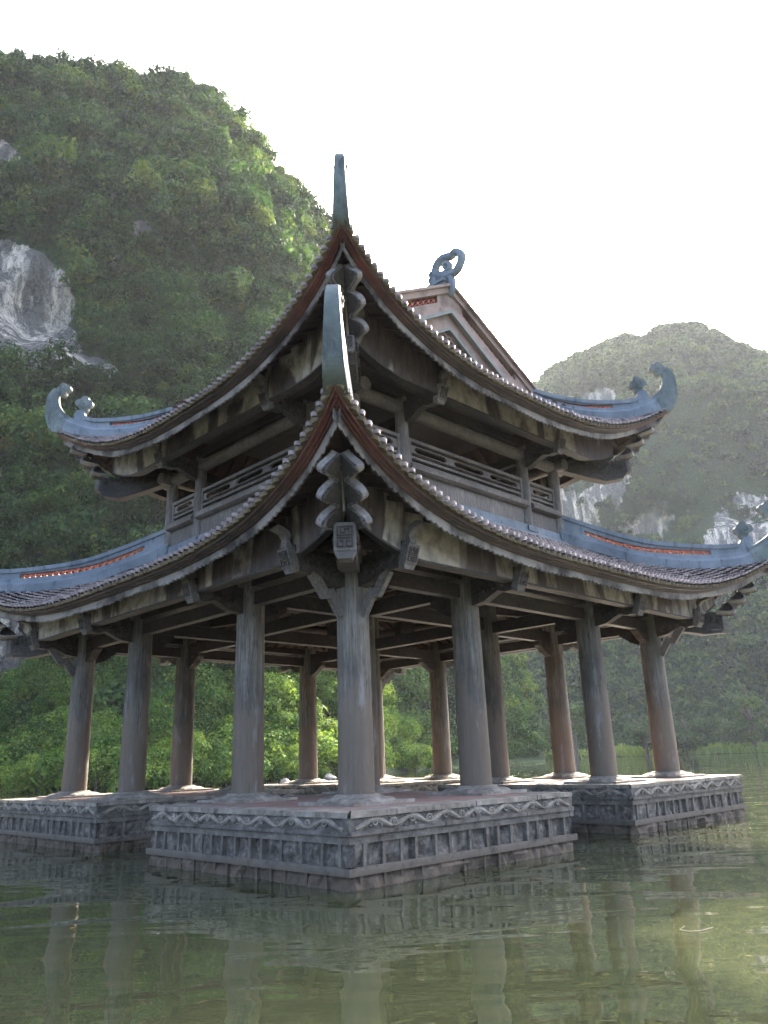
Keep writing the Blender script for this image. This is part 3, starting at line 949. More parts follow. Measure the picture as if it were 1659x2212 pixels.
# carved brackets: profile (u outward from the column axis, z)
def fret(mb, o, ax, up, n, w_, h_, t=.010):
    """geometric key relief on a block face"""
    L = [[(-.8, .8), (.8, .8), (.8, .1), (-.8, .1), (-.8, .8)], [(-.45, .6), (-.45, .3), (.0, .3), (.0, .6), (.45, .6), (.45, .3)], [(-.8, -.1), (.8, -.1)],
         [(-.8, -.1), (-.8, -.8), (-.2, -.8), (-.2, -.35), (-.5, -.35)], [(.8, -.1), (.8, -.8), (.2, -.8), (.2, -.35), (.5, -.35)]]
    for pl in L:
        for a, b in zip(pl, pl[1:]):
            x0, x1 = sorted((a[0] * w_ / 2, b[0] * w_ / 2)); y0, y1 = sorted((a[1] * h_ / 2, b[1] * h_ / 2))
            mb.prism([(x0 - .007, y0 - .007), (x1 + .007, y0 - .007), (x1 + .007, y1 + .007), (x0 - .007, y1 + .007)], o, ax, up, n, 0, t, 1)
def arm(base, out, z, reach, parent, blk=(.20, .24), inward=False, mat='wood'):
    """cantilever bracket from a column; base is the column axis point"""
    out = Vector(out); n = out.cross(Vector((0, 0, 1))); up = Vector((0, 0, 1)); base = Vector(base)
    mb = MB()
    r_ = reach
    P = [(.12, z + .10), (r_ * .5, z + .12), (r_ - .02, z + .16), (r_ + .03, z - .04), (r_ - .05, z - .15), (r_ - .20, z - .16), (r_ - .33, z - .12), (r_ - .45, z - .17), (r_ - .6, z - .24), (.15, z - .27)]
    P = [(max(a, .12), b) for a, b in P]
    mb.prism(P, base, out, up, n, -.07, .07)
    # relief clouds on both sides
    for sg in (-1, 1):
        for (u, v, rad) in ((r_ - .22, z - .02, .06), (r_ - .38, z - .05, .05), (r_ - .5, z - .1, .065), (r_ - .3, z + .07, .04), (r_ * .35, z - .08, .06)):
            if u < .2: continue
            pts = [base + out * (u + rad * (1 - t * .75) * math.cos(t * 9)) + up * (v + rad * (1 - t * .75) * math.sin(t * 9)) + n * sg * (.075 + .02 * t) for t in np.linspace(0, 1, 14)]
            mb.tube(pts, .02, 5)
    o = mb.build("bracket_arm", MAT[mat], parent)
    # end block with a key-pattern face, tilted to look down
    tl = .32
    f = (out * math.cos(tl) - up * math.sin(tl)); u2 = (up * math.cos(tl) + out * math.sin(tl))
    c0 = base + out * (r_ + .03) + up * (z + .0)
    eb = MB()
    w_, h_ = blk
    m = Matrix((n, f, u2)).transposed()
    eb.box(c0, (w_, .12, h_), m)
    eb.prism([(-w_ / 2, -h_ / 2), (w_ / 2, -h_ / 2), (w_ * .36, -h_ * .78), (-w_ * .36, -h_ * .78)], c0, n, u2, f, -.06, .045)
    fret(eb, c0 + f * .0605, n, u2, f, w_ * .86, h_ * .86)
    eb.build("end_block", [MAT['pale'], MAT['wood']], o, bevel=.006)
    return o
def strut_s(base, out, z, u0, parent):
    """S-shaped strap rising from the end block to the eave fringe"""
    out = Vector(out); n = out.cross(Vector((0, 0, 1))); up = Vector((0, 0, 1)); base = Vector(base)
    C = smooth_pts([(u0 - .02, z + .10), (u0 + .07, z + .17), (u0 + .06, z + .26), (u0 + .13, z + .33), (u0 + .25, z + .36)], 4)
    mb = MB()
    top = [(a - .03, b + .03) for a, b in C]; bot = [(a + .03, b - .03) for a, b in C]
    mb.prism(top + bot[::-1], base, out, up, n, -.055, .055)
    return mb.build("curved_strap", MAT['pale'], parent)
for s in range(4):
    n = Vector(SIDES[s][1])
    for L in GRID:
        bs = Vector(spt(s, L, H, 0))
        a = arm(bs, n, 3.64, 1.0, PAV)
        strut_s(bs, n, 3.62, 1.0, a)
        if abs(L) > 3: 
            # stepped brace below the arm
            up = Vector((0, 0, 1)); tt = n.cross(up)
            mb = MB()
            P = [(.19, 3.02), (.25, 3.0), (.40, 3.22), (.50, 3.20), (.72, 3.47), (.66, 3.53), (.58, 3.53), (.44, 3.33), (.34, 3.35), (.19, 3.13)]
            mb.prism(P, bs, n, up, tt, -.036, .036)
            mb.build("corner_brace", MAT['pale'], PAV, bevel=.006)
        # inner corbel under the cross beam
        mb = MB(); up = Vector((0, 0, 1)); tt = n.cross(up)
        mb.prism([(-.15, 3.56), (-.62, 3.56), (-.60, 3.47), (-.50, 3.42), (-.40, 3.34), (-.26, 3.28), (-.15, 3.25)], bs, n, up, tt, -.07, .07)
        for sg in (-1, 1):
            mb.tube([bs + n * (-.38 + .1 * math.cos(t) * (1 - t / 12)) + up * (3.46 + .07 * math.sin(t) * (1 - t / 12)) + tt * sg * .078 for t in np.linspace(0, 9, 20)], .013, 5)
        mb.build("inner_corbel", MAT['beam'], PAV)
    for L in (-1.7, 1.7):
        bs = Vector(spt(s, L, 2.8, 0))
        a = arm(bs, n, 6.93, .88, PAV)
        strut_s(bs, n, 6.92, .88, a)

def diag_arm(c, P, blk, zblk, dblk, parent):
    d, n = cframe(c); up = Vector((0, 0, 1))
    mb = MB()
    mb.prism([(a * RT2, b) for a, b in P], (0, 0, 0), d, up, n, -.11, .11)
    rr = random.Random(3)
    d0, d1 = P[0][0], P[2][0]
    for sg in (-1, 1):
        for i in range(9):
            u = (d1 - .08 - i * .085) * RT2; zz = zblk + .02 + rr.uniform(-.06, .10) ; rad = rr.uniform(.04, .07)
            pts = [d * (u + rad * (1 - t * .7) * math.cos(t * 9 + i)) + up * (zz + rad * (1 - t * .7) * math.sin(t * 9 + i)) + n * sg * (.113 + .02 * t) for t in np.linspace(0, 1, 14)]
            mb.tube(pts, .024, 5)
        for i in range(4):
            pts = [d * ((d1 - .02 - t * .5) * RT2) + up * (zblk - .08 - i * .028 + .04 * math.sin(t * 7 + i)) + n * sg * .112 for t in np.linspace(0, 1, 10)]
            mb.tube(pts, .009, 5)
    o = mb.build("corner_arm", MAT['wood'], parent)
    eb = MB()
    f = d; c0 = d * (dblk * RT2) + up * zblk
    w_, h_ = blk
    m = Matrix((n, d, up)).transposed()
    eb.box(c0, (w_, .1, h_), m)
    fret(eb, c0 + d * .0505, n, up, d, w_ * .82, h_ * .86, .016)
    eb.prism([(-w_ / 2, -h_ / 2), (w_ / 2, -h_ / 2), (w_ * .32, -h_ * .74), (-w_ * .32, -h_ * .74)], c0, n, up, d, -.3, .04)
    eb.build("end_block", [MAT['pale'], MAT['wood']], o, bevel=.008)
    return o
def wings(c, spine, lobes, parent):
    """pair of wave-edged boards hanging in a V under the hip"""
    d, n = cframe(c); up = Vector((0, 0, 1))
    (d0, z0), (d1, z1) = spine
    A = cp(c, d0, z0); B = cp(c, d1, z1); L = (B - A).length; t = (B - A).normalized()
    nrm = n.cross(t).normalized()
    if nrm.z > 0: nrm = -nrm           # points down and outward
    for sg in (-1, 1):
        hang = (nrm * .72 + n * sg * .69).normalized()
        th = t.cross(hang).normalized()
        if th.dot(n * sg) < 0: th = -th
        P = []
        N = 60
        for i in range(N + 1):
            q = i / N
            ph = (q * lobes) % 1.0
            env = .36 - .13 * q
            f_ = (lambda v: v * v * (3 - 2 * v))(ph / .68) if ph < .68 else math.sqrt(max(0, 1 - ((ph - .68) / .32) ** 2))
            w_ = env * (.28 + .72 * f_)
            if q > .93: w_ *= max(.2, (1 - q) / .07)
            skew = 0
            P.append((q * L + skew, w_))
        poly = [(0, .03)] + P + [(L, .0)]
        mb = MB()
        mb.prism(poly, A, t, hang, th, 0.0, .035, smooth=False)
        Q_ = [(a_, max(.0, b_ - .045)) for a_, b_ in P]
        for (a0, a1, b0, b1) in zip(P, P[1:], Q_, Q_[1:]):
            mb.prism([a0, a1, b1, b0], A, t, hang, th, 0.0, .12, mat=1)
        mb.build("wave_board", [MAT['wood'], MAT['block']], parent)
for c in range(4):
    a = diag_arm(c, [(3.85, 3.86), (4.40, 3.90), (4.93, 3.80), (4.93, 3.52), (4.86, 3.42), (4.65, 3.40), (4.35, 3.47), (4.0, 3.56), (3.85, 3.56)], (.25, .33), 3.66, 4.93, PAV)
    wings(c, ((4.82, 3.80), (5.40, 4.40)), 3, a)
    a = diag_arm(c, [(2.75, 7.08), (3.30, 7.10), (3.86, 7.02), (3.88, 6.80), (3.80, 6.66), (3.55, 6.60), (3.25, 6.72), (2.95, 6.86), (2.75, 6.86)], (.20, .20), 6.93, 3.89, PAV)
    wings(c, ((3.72, 7.08), (4.30, 7.82)), 3, a)

# ------------------------------------------------------------------ upper storey
UC = [-2.8, -1.7, 1.7, 2.8]
for ix, x in enumerate(UC):
    for iy, y in enumerate(UC):
        if abs(x) < 2.5 and abs(y) < 2.5: continue
        o = col_mesh(.118 if (abs(x) < 2.5 or abs(y) < 2.5) else .128, .108, 0, 7.16 - 5.2, ix * 9 + iy).build("upper_column", MAT['upper'], PAV, (x, y, 5.2))
        cb = MB(); cb.box((0, 0, .225), (.30, .30, .11)); cb.build("column_collar", MAT['blue'], o)
def stadium(x0, x1, z0, z1):
    """slot with ornate nipped ends"""
    h = (z1 - z0) / 2; zm = (z0 + z1) / 2
    P = []
    for a in np.linspace(-PI / 2, PI / 2, 7): P.append((x1 - h * .5 + h * .5 * math.cos(a), zm + h * .55 * math.sin(a)))
    P += [(x1 - h * .7, z1 - .01), (x0 + h * .7, z1 - .01)]
    for a in np.linspace(PI / 2, 1.5 * PI, 7): P.append((x0 + h * .5 + h * .5 * math.cos(a), zm + h * .55 * math.sin(a)))
    P += [(x0 + h * .7, z0 + .01), (x1 - h * .7, z0 + .01)]
    return P
for s in range(4):
    n = Vector(SIDES[s][1]); lat = Vector(SIDES[s][0]); up = Vector((0, 0, 1))
    # flashing between roof and wall
    mb = MB()
    mb.prism([(2.66, 5.22), (3.06, 5.17), (3.06, 5.25), (2.93, 5.36), (2.90, 5.50), (2.66, 5.50)], (0, 0, 0), n, up, lat, -2.86, 2.86)
    mb.build("base_flashing", MAT['blue'], PAV)
    for (a, b, ns) in ((-2.7, -1.8, 1), (-1.6, 1.6, 3), (1.8, 2.7, 1)):
        w_ = b - a; mid = (a + b) / 2
        p = Vector(spt(s, mid, 2.8, 0))
        rot = Matrix((lat, n, up)).transposed()
        mb = MB(); mb.box(p + up * 5.66, (w_ + .1, .06, .36), rot)
        wp = mb.build("wall_panel", MAT['upper'], PAV)
        mb = MB()
        mb.prism([(-.03, 5.83), (.10, 5.84), (.155, 5.87), (.165, 5.92), (.13, 5.945), (.14, 5.975), (-.03, 5.98)], p, n, up, lat, -w_ / 2 - .03, w_ / 2 + .03)
        mb.build("ledge_moulding", MAT['upper'], wp)
        # balustrade
        mb = MB()
        for e in (-1, 1): mb.box(p + lat * e * (w_ / 2 - .03) + up * 6.22, (.07, .09, .48), rot)
        mb.box(p + up * 6.43, (w_, .085, .06), rot)
        mb.box(p + up * 6.015, (w_, .06, .07), rot)
        mb.box(p + up * 6.125, (w_ - .1, .075, .045), rot)
        # slotted plank 6.15..6.40 : build around the holes
        z0, z1 = 6.15, 6.40
        W0, W1 = -w_ / 2 + .06, w_ / 2 - .06
        cell = (W1 - W0) / ns
        for k in range(ns):
            c0, c1 = W0 + k * cell, W0 + (k + 1) * cell
            P = stadium(c0 + .1, c1 - .1, 6.215, 6.335)
            P = sorted(P, key=lambda q: math.atan2((q[1] - 6.275) * 8, q[0] - (c0 + c1) / 2))
            O = []
            for (x_, z_) in P:
                ang = math.atan2((z_ - 6.275) * 8, x_ - (c0 + c1) / 2)
                dx, dz = x_ - (c0 + c1) / 2, z_ - 6.275
                sc_ = min((cell / 2) / max(abs(dx), 1e-6), .125 / max(abs(dz), 1e-6)); O.append(((c0 + c1) / 2 + dx * sc_, 6.275 + dz * sc_))
            m = len(P)
            for dpt in (.03, -.03):
                mb.add([p + lat * q[0] + up * q[1] + n * dpt for q in P] + [p + lat * q[0] + up * q[1] + n * dpt for q in O],
                       [(i, m + i, m + (i + 1) % m, (i + 1) % m) if dpt > 0 else (i, (i + 1) % m, m + (i + 1) % m, m + i) for i in range(m)])
            mb.add([p + lat * q[0] + up * q[1] + n * .03 for q in P] + [p + lat * q[0] + up * q[1] - n * .03 for q in P], [(i, (i + 1) % m, m + (i + 1) % m, m + i) for i in range(m)])
        mb.build("balustrade", MAT['upper'], PAV)
    beam("upper_beam", spt(s, -3.1, 2.8, 6.97), spt(s, 3.1, 2.8, 6.97), .12, 'upper')
    rbeam("upper_beam", spt(s, -2.8, 2.8, 7.2), spt(s, 2.8, 2.8, 7.2), .2, .16)
    beam("upper_purlin", spt(s, -3.2, 3.25, 7.22), spt(s, 3.2, 3.25, 7.22), .07)
    rbeam("upper_strut", spt(s, -1.7, 2.7, 6.75), spt(s, -1.7, .2, 6.75), .13, .18)
    rbeam("upper_strut", spt(s, 1.7, 2.7, 6.9), spt(s, 1.7, .2, 6.9), .13, .18)
mb = MB(); mb.box((0, 0, 7.9), (5.0, 5.0, .06)); mb.build("attic_boards", MAT['beam'], PAV)

# ------------------------------------------------------------------ stone platforms
def platform(x0, x1, y0, y1, label):
    cx, cy = (x0 + x1) / 2, (y0 + y1) / 2
    rz = Matrix.Rotation(ROTZ, 3, 'Z')
    o = empty("stone_platform", CEN + rz @ Vector((cx, cy, WATER_Z)), ROTZ)
    tag(o, label, "platform", "carved stone platforms under the pavilion")
    X0, X1, Y0, Y1 = x0 - cx, x1 - cx, y0 - cy, y1 - cy
    B = WATER_Z
    hx, hy = (X1 - X0) / 2, (Y1 - Y0) / 2
    # paving with stone rim
    rim = .34
    mb = MB()
    mb.add([(-hx + rim, -hy + rim, DZ - B), (hx - rim, -hy + rim, DZ - B), (hx - rim, hy - rim, DZ - B), (-hx + rim, hy - rim, DZ - B)], [(0, 1, 2, 3)])
    mb.build("brick_paving", MAT['deck'], o)
    faces = [(Vector((1, 0, 0)), Vector((0, -1, 0)), hx, hy), (Vector((0, 1, 0)), Vector((1, 0, 0)), hy, hx), (Vector((-1, 0, 0)), Vector((0, 1, 0)), hx, hy), (Vector((0, -1, 0)), Vector((-1, 0, 0)), hy, hx)]
    up = Vector((0, 0, 1))
    mb = MB(); rr = random.Random(int(cx * 10 + cy * 100))
    for lat, n, hl, hn in faces:
        # rim slabs, one stone after the other
        a = -hl
        while a < hl - .01:
            b = min(a + rr.uniform(.55, .8), hl)
            if hl - b < .35: b = hl
            jz = rr.uniform(-.004, .004); jn = rr.uniform(-.006, .01)
            ai = max(a, -hl + rim) if a > -hl + .01 else -hl
            poly = [(a + .003, hn + .02 + jn), (b - .003, hn + .02 + jn), (min(b, hl - rim) if b >= hl - .01 else b - .003, hn - rim), (max(a, -hl + rim) if a <= -hl + .01 else a + .003, hn - rim)]
            mb.prism(poly, (0, 0, 0), lat, n, up, DZ - B - .05 + jz, DZ - B + .003 + jz)
            a = b
    mb.build("rim_stone", MAT['stone'], o, bevel=.006)
    cb = MB(); rel = MB()
    zA, zB = .755 - B, .63 - B
    cb.box((0, 0, (.76 + .58) / 2 - B), (2 * hx, 2 * hy, .18))
    for lat, n, hl, hn in faces:
        a = -hl
        while a < hl - .01:
            b = min(a + rr.uniform(.6, .9), hl)
            if hl - b < .35: b = hl
            jn = rr.uniform(-.004, .010)
            cb.prism([(a + .004, .635 - B), (b - .004, .635 - B), (b - .004, .595 - B + rr.uniform(-.006, .006)), (a + .004, .595 - B)], (0, 0, 0), lat, up, n, hn - .05, hn + .028 + jn)
            cb.prism([(a + .004, .66 - B), (a + .022, .66 - B), (a + .022, .76 - B), (a + .004, .76 - B)], (0, 0, 0), lat, up, n, hn - .05, hn + .012) if rr.random() < .5 else None
            a = b
        # vine scroll relief
        zc = .695 - B; wl = .52; nw = int(round(2 * (hl - .08) / wl)); wl = 2 * (hl - .08) / nw
        X = np.linspace(-hl + .08, hl - .08, nw * 14 + 1)
        rad = []
        pts = []
        for x in X:
            ph = (x + hl - .08) / wl * 2 * PI
            pts.append(lat * float(x) + up * (zc - .040 * math.cos(ph)) + n * (hn + .004)); rad.append(.017 + .008 * math.sin(ph) ** 2)
        rel.tube(pts, rad, 6, flat=(n, 1.0), smooth=True)
        for dz_ in (-.019, .019):
            rel.tube([p_ + up * dz_ * (1 + .3 * math.sin(i * .9)) for i, p_ in enumerate(pts)], [r__ * .5 for r__ in rad], 5, smooth=True)
        for k in range(nw * 2):
            xc = -hl + .08 + (k + .5) * wl / 2 + wl / 4
            if xc > hl - .1: continue
            sgn = 1 if k % 2 == 0 else -1
            zz = zc - sgn * -.012
            sp = []
            for t in np.linspace(0, 1, 16):
                a_ = t * 3.4 * PI * .9; r_ = .050 * (1 - t * .8)
                sp.append(lat * (xc + r_ * math.cos(a_) * sgn) + up * (zz + r_ * math.sin(a_)) + n * (hn + .006 + .008 * t))
            rel.tube(sp, [.015 - .006 * t for t in np.linspace(0, 1, 16)], 5)
            sp = [lat * (xc + .07 + .05 * t) + up * (zc + sgn * (.035 - .06 * t * t)) + n * (hn + .006) for t in np.linspace(0, 1, 6)]
            rel.tube(sp, [.004, .011, .014, .014, .01, .004], 5)
        for k in range(int(hl * 16)):
            xc = rr.uniform(-hl + .1, hl - .14); zz = zc + rr.uniform(-.04, .04); a0 = rr.uniform(0, 6); q_ = rr.choice((-1, 1)); rr_ = rr.uniform(.014, .03)
            rel.tube([lat * (xc + rr_ * (1 - t * .5) * math.cos(a0 + q_ * t * 4)) + up * (zz + rr_ * (1 - t * .5) * math.sin(a0 + q_ * t * 4)) + n * (hn + .004 + .006 * t) for t in np.linspace(0, 1, 8)], [.004, .008, .010, .010, .009, .008, .007, .005], 4)
        # little lotus in the middle of the band
        for q in range(-2, 3):
            rel.tube([up * (zc - .04) + n * (hn + .005), lat * (.03 * q) + up * (zc + .02) + n * (hn + .012), lat * (.055 * q) + up * (zc + .045 - .012 * abs(q)) + n * (hn + .005)], [.008, .014, .003], 5)
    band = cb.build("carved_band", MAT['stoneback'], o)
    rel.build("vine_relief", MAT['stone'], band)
    # rough core
    core = MB(); rib = MB()
    for lat, n, hl, hn in faces:
        N1, N2 = int(hl * 2 / .045), 17
        xs = np.linspace(-hl + .02, hl - .02, N1); zs = np.linspace(.60 - B, -.6, N2)
        Xg, Zg = np.meshgrid(xs, zs)
        wx = Xg * lat.x + hn * n.x + cx * 3; wy = Xg * lat.y + hn * n.y + cy * 3
        nz_ = fbm(wx * 6, wy * 6, Zg * 6, 3, 4); dsp = np.where(Zg > .115, nz_ * .075 - .04, nz_ * .13 + .002)
        dsp = np.clip(dsp, -.09, .035)
        edge = (np.abs(Xg) > hl - .03); dsp[edge] = -.03
        rows = []
        for i in range(N2):
            rows.append([tuple(lat * float(Xg[i, j]) + n * float(hn + dsp[i, j]) + up * float(Zg[i, j])) for j in range(N1)])
        grid(core, rows, smooth=False, flip=True)
        rib.prism([(-hl - .01, .585 - B), (hl + .01, .585 - B), (hl + .01, .52 - B), (-hl - .01, .52 - B)], (0, 0, 0), lat, up, n, hn - .08, hn + .002)
        rib.prism([(-hl - .02, .31 - B), (hl + .02, .31 - B), (hl + .02, .235 - B), (-hl - .02, .235 - B)], (0, 0, 0), lat, up, n, hn - .08, hn + .022)
        x = -hl + .12 + rr.uniform(0, .1)
        while x < hl - .05:
            rib.prism([(x - .018, .53 - B), (x + .018 + rr.uniform(0, .006), .53 - B), (x + .018, .30 - B), (x - .018 + rr.uniform(-.006, .0), .30 - B)], (0, 0, 0), lat, up, n, hn - .08, hn - .002 + rr.uniform(-.004, .004))
            x += rr.uniform(.19, .36)
        x = -hl + .1 + rr.uniform(0, .1)
        while x < hl - .05:
            rib.prism([(x - .018, .24 - B), (x + .018, .24 - B), (x + .018, -.4), (x - .018, -.4)], (0, 0, 0), lat, up, n, hn - .08, hn + .002 + rr.uniform(-.004, .006))
            x += rr.uniform(.22, .36)
    core.add([(-hx + .1, -hy + .1, .5), (hx - .1, -hy + .1, .5), (hx - .1, hy - .1, .5), (-hx + .1, hy - .1, .5)], [(0, 1, 2, 3)])
    c_ = core.build("rubble_core", MAT['rough'], o)
    rib.build("concrete_grid", MAT['mortar'], c_)
    return o
platform(-5.10, -1.21, -5.10, -1.21, "nearest carved stone platform, its corner pointing at the viewer in the middle")
platform(.86, 4.93, -4.80, -.9, "carved stone platform on the right with sunlit orange paving")
platform(-4.85, -.9, .86, 4.95, "carved stone platform on the left, partly cut off by the picture edge")
platform(.9, 4.9, .9, 4.9, "farthest stone platform, glimpsed between the columns of the near one")

# ------------------------------------------------------------------ foliage generator
def leaf_template(nl, lobes, leaf, seed, flat=.8):
    g = np.random.default_rng(seed)
    c = g.normal(size=(lobes, 3)); c /= np.linalg.norm(c, axis=1)[:, None]
    c *= g.uniform(.25, .72, (lobes, 1)); c[:, 2] = c[:, 2] * .7 + .1
    rad = g.uniform(.28, .5, lobes)
    k = g.integers(0, lobes, nl)
    d = g.normal(size=(nl, 3)); d[:, 2] += .35; d /= np.linalg.norm(d, axis=1)[:, None]
    p = c[k] + d * (rad[k] * g.uniform(.72, 1.08, nl))[:, None]
    p[:, 2] *= flat
    nrm = d * 1.0 + g.normal(size=(nl, 3)) * .33 + np.array([0, 0, .25]); nrm /= np.linalg.norm(nrm, axis=1)[:, None]
    a = np.cross(nrm, g.normal(size=(nl, 3))); a /= np.linalg.norm(a, axis=1)[:, None]
    b = np.cross(nrm, a)
    sz = g.uniform(.6, 1.3, nl)[:, None] * leaf
    droop = np.array([0, 0, -1.]) * sz * .25
    v = np.stack([p - a * sz, p - b * sz * .45, p + a * sz + droop, p + b * sz * .45], 1)
    t = g.normal(size=nl) * .15 + g.normal(size=lobes)[k] * .13
    return v, t            # v (nl,4,3)
def make_foliage(name, pos, rad, tint, templates, mat, parent=None):
    g = np.random.default_rng(len(pos) + 5)
    V = []; T = []
    tk = g.integers(0, len(templates), len(pos)); ang = g.uniform(0, 2 * PI, len(pos))
    for i in range(len(pos)):
        v, t = templates[tk[i]]
        ca, sa = math.cos(ang[i]), math.sin(ang[i])
        x = v[..., 0] * ca - v[..., 1] * sa; y = v[..., 0] * sa + v[..., 1] * ca
        q = np.stack([x * rad[i], y * rad[i], v[..., 2] * rad[i]], -1) + pos[i]
        V.append(q.reshape(-1, 3).astype(np.float32)); T.append(np.repeat(np.clip(t + tint[i], 0, 1), 4).astype(np.float32))
    V = np.concatenate(V); T = np.concatenate(T)
    F = np.arange(len(V), dtype=np.int32).reshape(-1, 4)
    return bulk(name, V, F, mat, parent, T)

def interp(tab, a):
    xs = [p[0] for p in tab]; ys = [p[1] for p in tab]
    return np.interp(a, xs, ys)

def hill(name, az0, az1, N, Mr, r0t, r1t, elt, prof, rough, rockfn, seed, toe=-1.5):
    """karst hill swept round the shore; returns surface samplers"""
    az = np.radians(np.linspace(az0, az1, N)); t = np.linspace(0, 1.35, Mr)
    A, T = np.meshgrid(az, t)
    ad = np.degrees(A)
    def surf(ad, T):
        A = np.radians(ad)
        r0, r1 = interp(r0t, ad), interp(r1t, ad)
        zt = 1.3 + r1 * np.tan(np.radians(interp(elt, ad)))
        tt = np.clip(T, 0, 1)
        r = r0 + (r1 - r0) * tt + np.clip(T - 1, 0, 1) * (r1 - r0) * 2.0
        z = toe + (zt - toe) * np.interp(tt, [p[0] for p in prof], [p[1] for p in prof]) - np.clip(T - 1, 0, 1) * zt * 1.6
        dsp = fbm(A * 60 / 9, z / 16, r * 0, seed, 5) * rough * np.minimum(1, tt * 5) * np.where(T > 1, .3, 1)
        r = r + dsp * (1 - .75 * np.clip((tt - .8) / .2, 0, 1))
        x, y = np.sin(A) * r, np.cos(A) * r
        return x, y, z
    x, y, z = surf(ad, T)
    el = np.degrees(np.arctan2(z - 1.3, np.hypot(x, y)))
    rk = rockfn(ad, el)
    V = np.stack([x, y, z], -1).reshape(-1, 3)
    idx = np.arange(N * Mr).reshape(Mr, N)
    F = np.stack([idx[:-1, :-1], idx[:-1, 1:], idx[1:, 1:], idx[1:, :-1]], -1).reshape(-1, 4)
    o = bulk(name, V, F, MAT['ground'], None, rk.reshape(-1), smooth=True)
    tag(o, kind="structure")
    return surf

def ell(ad, el, c, s, soft=.35):
    d = np.sqrt(((ad - c[0]) / s[0]) ** 2 + ((el - c[1]) / s[1]) ** 2)
    return np.clip((1 - d) / soft + .5, 0, 1)

def rockL(ad, el):
    m = ell(ad, el, (-28.8, 30.6), (5.0, 3.3))
    m = np.maximum(m, ell(ad, el, (-27.0, 28.0), (4.0, 2.0)))
    m = np.maximum(m, ell(ad, el, (-22.8, 26.6), (2.6, .9)))
    m = np.maximum(m, ell(ad, el, (-30.4, 38.6), (1.9, .9)))
    m = np.maximum(m, ell(ad, el, (-19.6, 36.3), (.9, .5)))
    m = np.maximum(m, ell(ad, el, (-27.0, 7.3), (3.0, 3.4)))
    return m
PROF_L = [(0, 0), (.08, .10), (.25, .32), (.5, .58), (.75, .80), (.9, .93), (1, 1)]
sL = hill("hill", -80, 10.5, 260, 120,
          [(-80, 62), (-30, 62), (-17, 55), (-8, 58), (-3, 66), (0, 82), (4, 95), (11, 110)],
          [(-80, 120), (-30, 108), (-8, 108), (0, 125), (11, 150)],
          [(-80, 41), (-50, 43), (-31.5, 43.4), (-28, 44.2), (-22.6, 44.7), (-16.7, 45.0), (-13.4, 44.4), (-10.1, 42.6), (-7.6, 40.7), (-5.1, 38.8), (-3.5, 37.0), (-1, 31), (2, 22), (5, 14), (8, 9), (10.5, 3)],
          PROF_L, 7.5, rockL, 21)
def rockR(ad, el):
    u = fbm(ad * .35, el * .5, 0, 77, 3)
    band = np.clip((1.0 - np.abs((el - (17.4 - (ad - 14) * .30)) / 2.5)) * 1.7 + u * 2.6, 0, 1)
    band = band * np.clip((ad - 8) / 3, 0, 1) * np.clip((34 - ad) / 3, 0, 1)
    return np.maximum(band, ell(ad, el, (17.0, 24.2), (1.4, .8)) * .9)
PROF_R = [(0, 0), (.10, .05), (.33, .24), (.42, .34), (.50, .66), (.62, .80), (.8, .93), (1, 1)]
sR = hill("hill", 4.5, 75, 230, 130,
          [(4.5, 205), (12, 215), (20, 200), (27, 205), (40, 215), (75, 230)],
          [(4.5, 300), (12, 320), (25, 335), (75, 340)],
          [(4.5, 15), (8, 20), (10, 22.6), (12.4, 25.2), (13.3, 26.0), (15.9, 27.0), (19.5, 27.7), (20.6, 27.2), (22.2, 27.9), (24.5, 27.5), (26.2, 26.3), (27.8, 25), (28.8, 24.3), (33, 21), (40, 17), (55, 12), (75, 8)],
          PROF_R, 14.0, rockR, 55)

g = np.random.default_rng(3)
TPL_N = [leaf_template(620, 10, .085, 150 + i) for i in range(6)]
TPL = [leaf_template(330, 9, .13, 100 + i) for i in range(8)]
TPL_F = [leaf_template(150, 7, .21, 200 + i) for i in range(8)]
# left hillside wood
n = 5600
az = g.uniform(-50, 10, n); t = g.uniform(0.0, 1.02, n)
x, y, z = sL(az, t)
el = np.degrees(np.arctan2(z - 1.3, np.hypot(x, y)))
rk = rockL(az, el)
keep = (rk + g.normal(size=n) * .10 < .45) & (z > .5)
keep &= ~((az < -38) & (g.random(n) < .5))
gap = fbm(x / 6, y / 6, z / 5, 61, 3)
keep &= ~((gap > .25) & (g.random(n) < .55) & (t < .93))
P = np.stack([x, y, z], -1)[keep]
rad = g.uniform(1.1, 2.6, len(P)) * np.where(t[keep] > .93, .75, 1)
big = g.random(len(P)) < .16; rad[big] *= 1.3
tn = .42 + .42 * fbm(P[:, 0] / 8, P[:, 1] / 8, P[:, 2] / 7, 5, 3) + g.normal(size=len(P)) * .17
out = np.where(big, .75, .2) * rad
hd = P[:, :2] / np.linalg.norm(P[:, :2], axis=1)[:, None]
P = P + np.stack([-hd[:, 0] * out, -hd[:, 1] * out, rad * .3], -1)
near = t[keep] < .40
onear = make_foliage("hillside_forest", P[near], rad[near], tn[near], TPL_N, MAT['leafhill'])
tag(onear, "dark green trees and creepers on the lowest slope of the left hill", "forest", kind="stuff")
o = make_foliage("hillside_forest", P[~near], rad[~near], tn[~near], TPL, MAT['leafhill'])
tag(o, "dense dark green forest covering the steep hill on the left", "forest", kind="stuff")
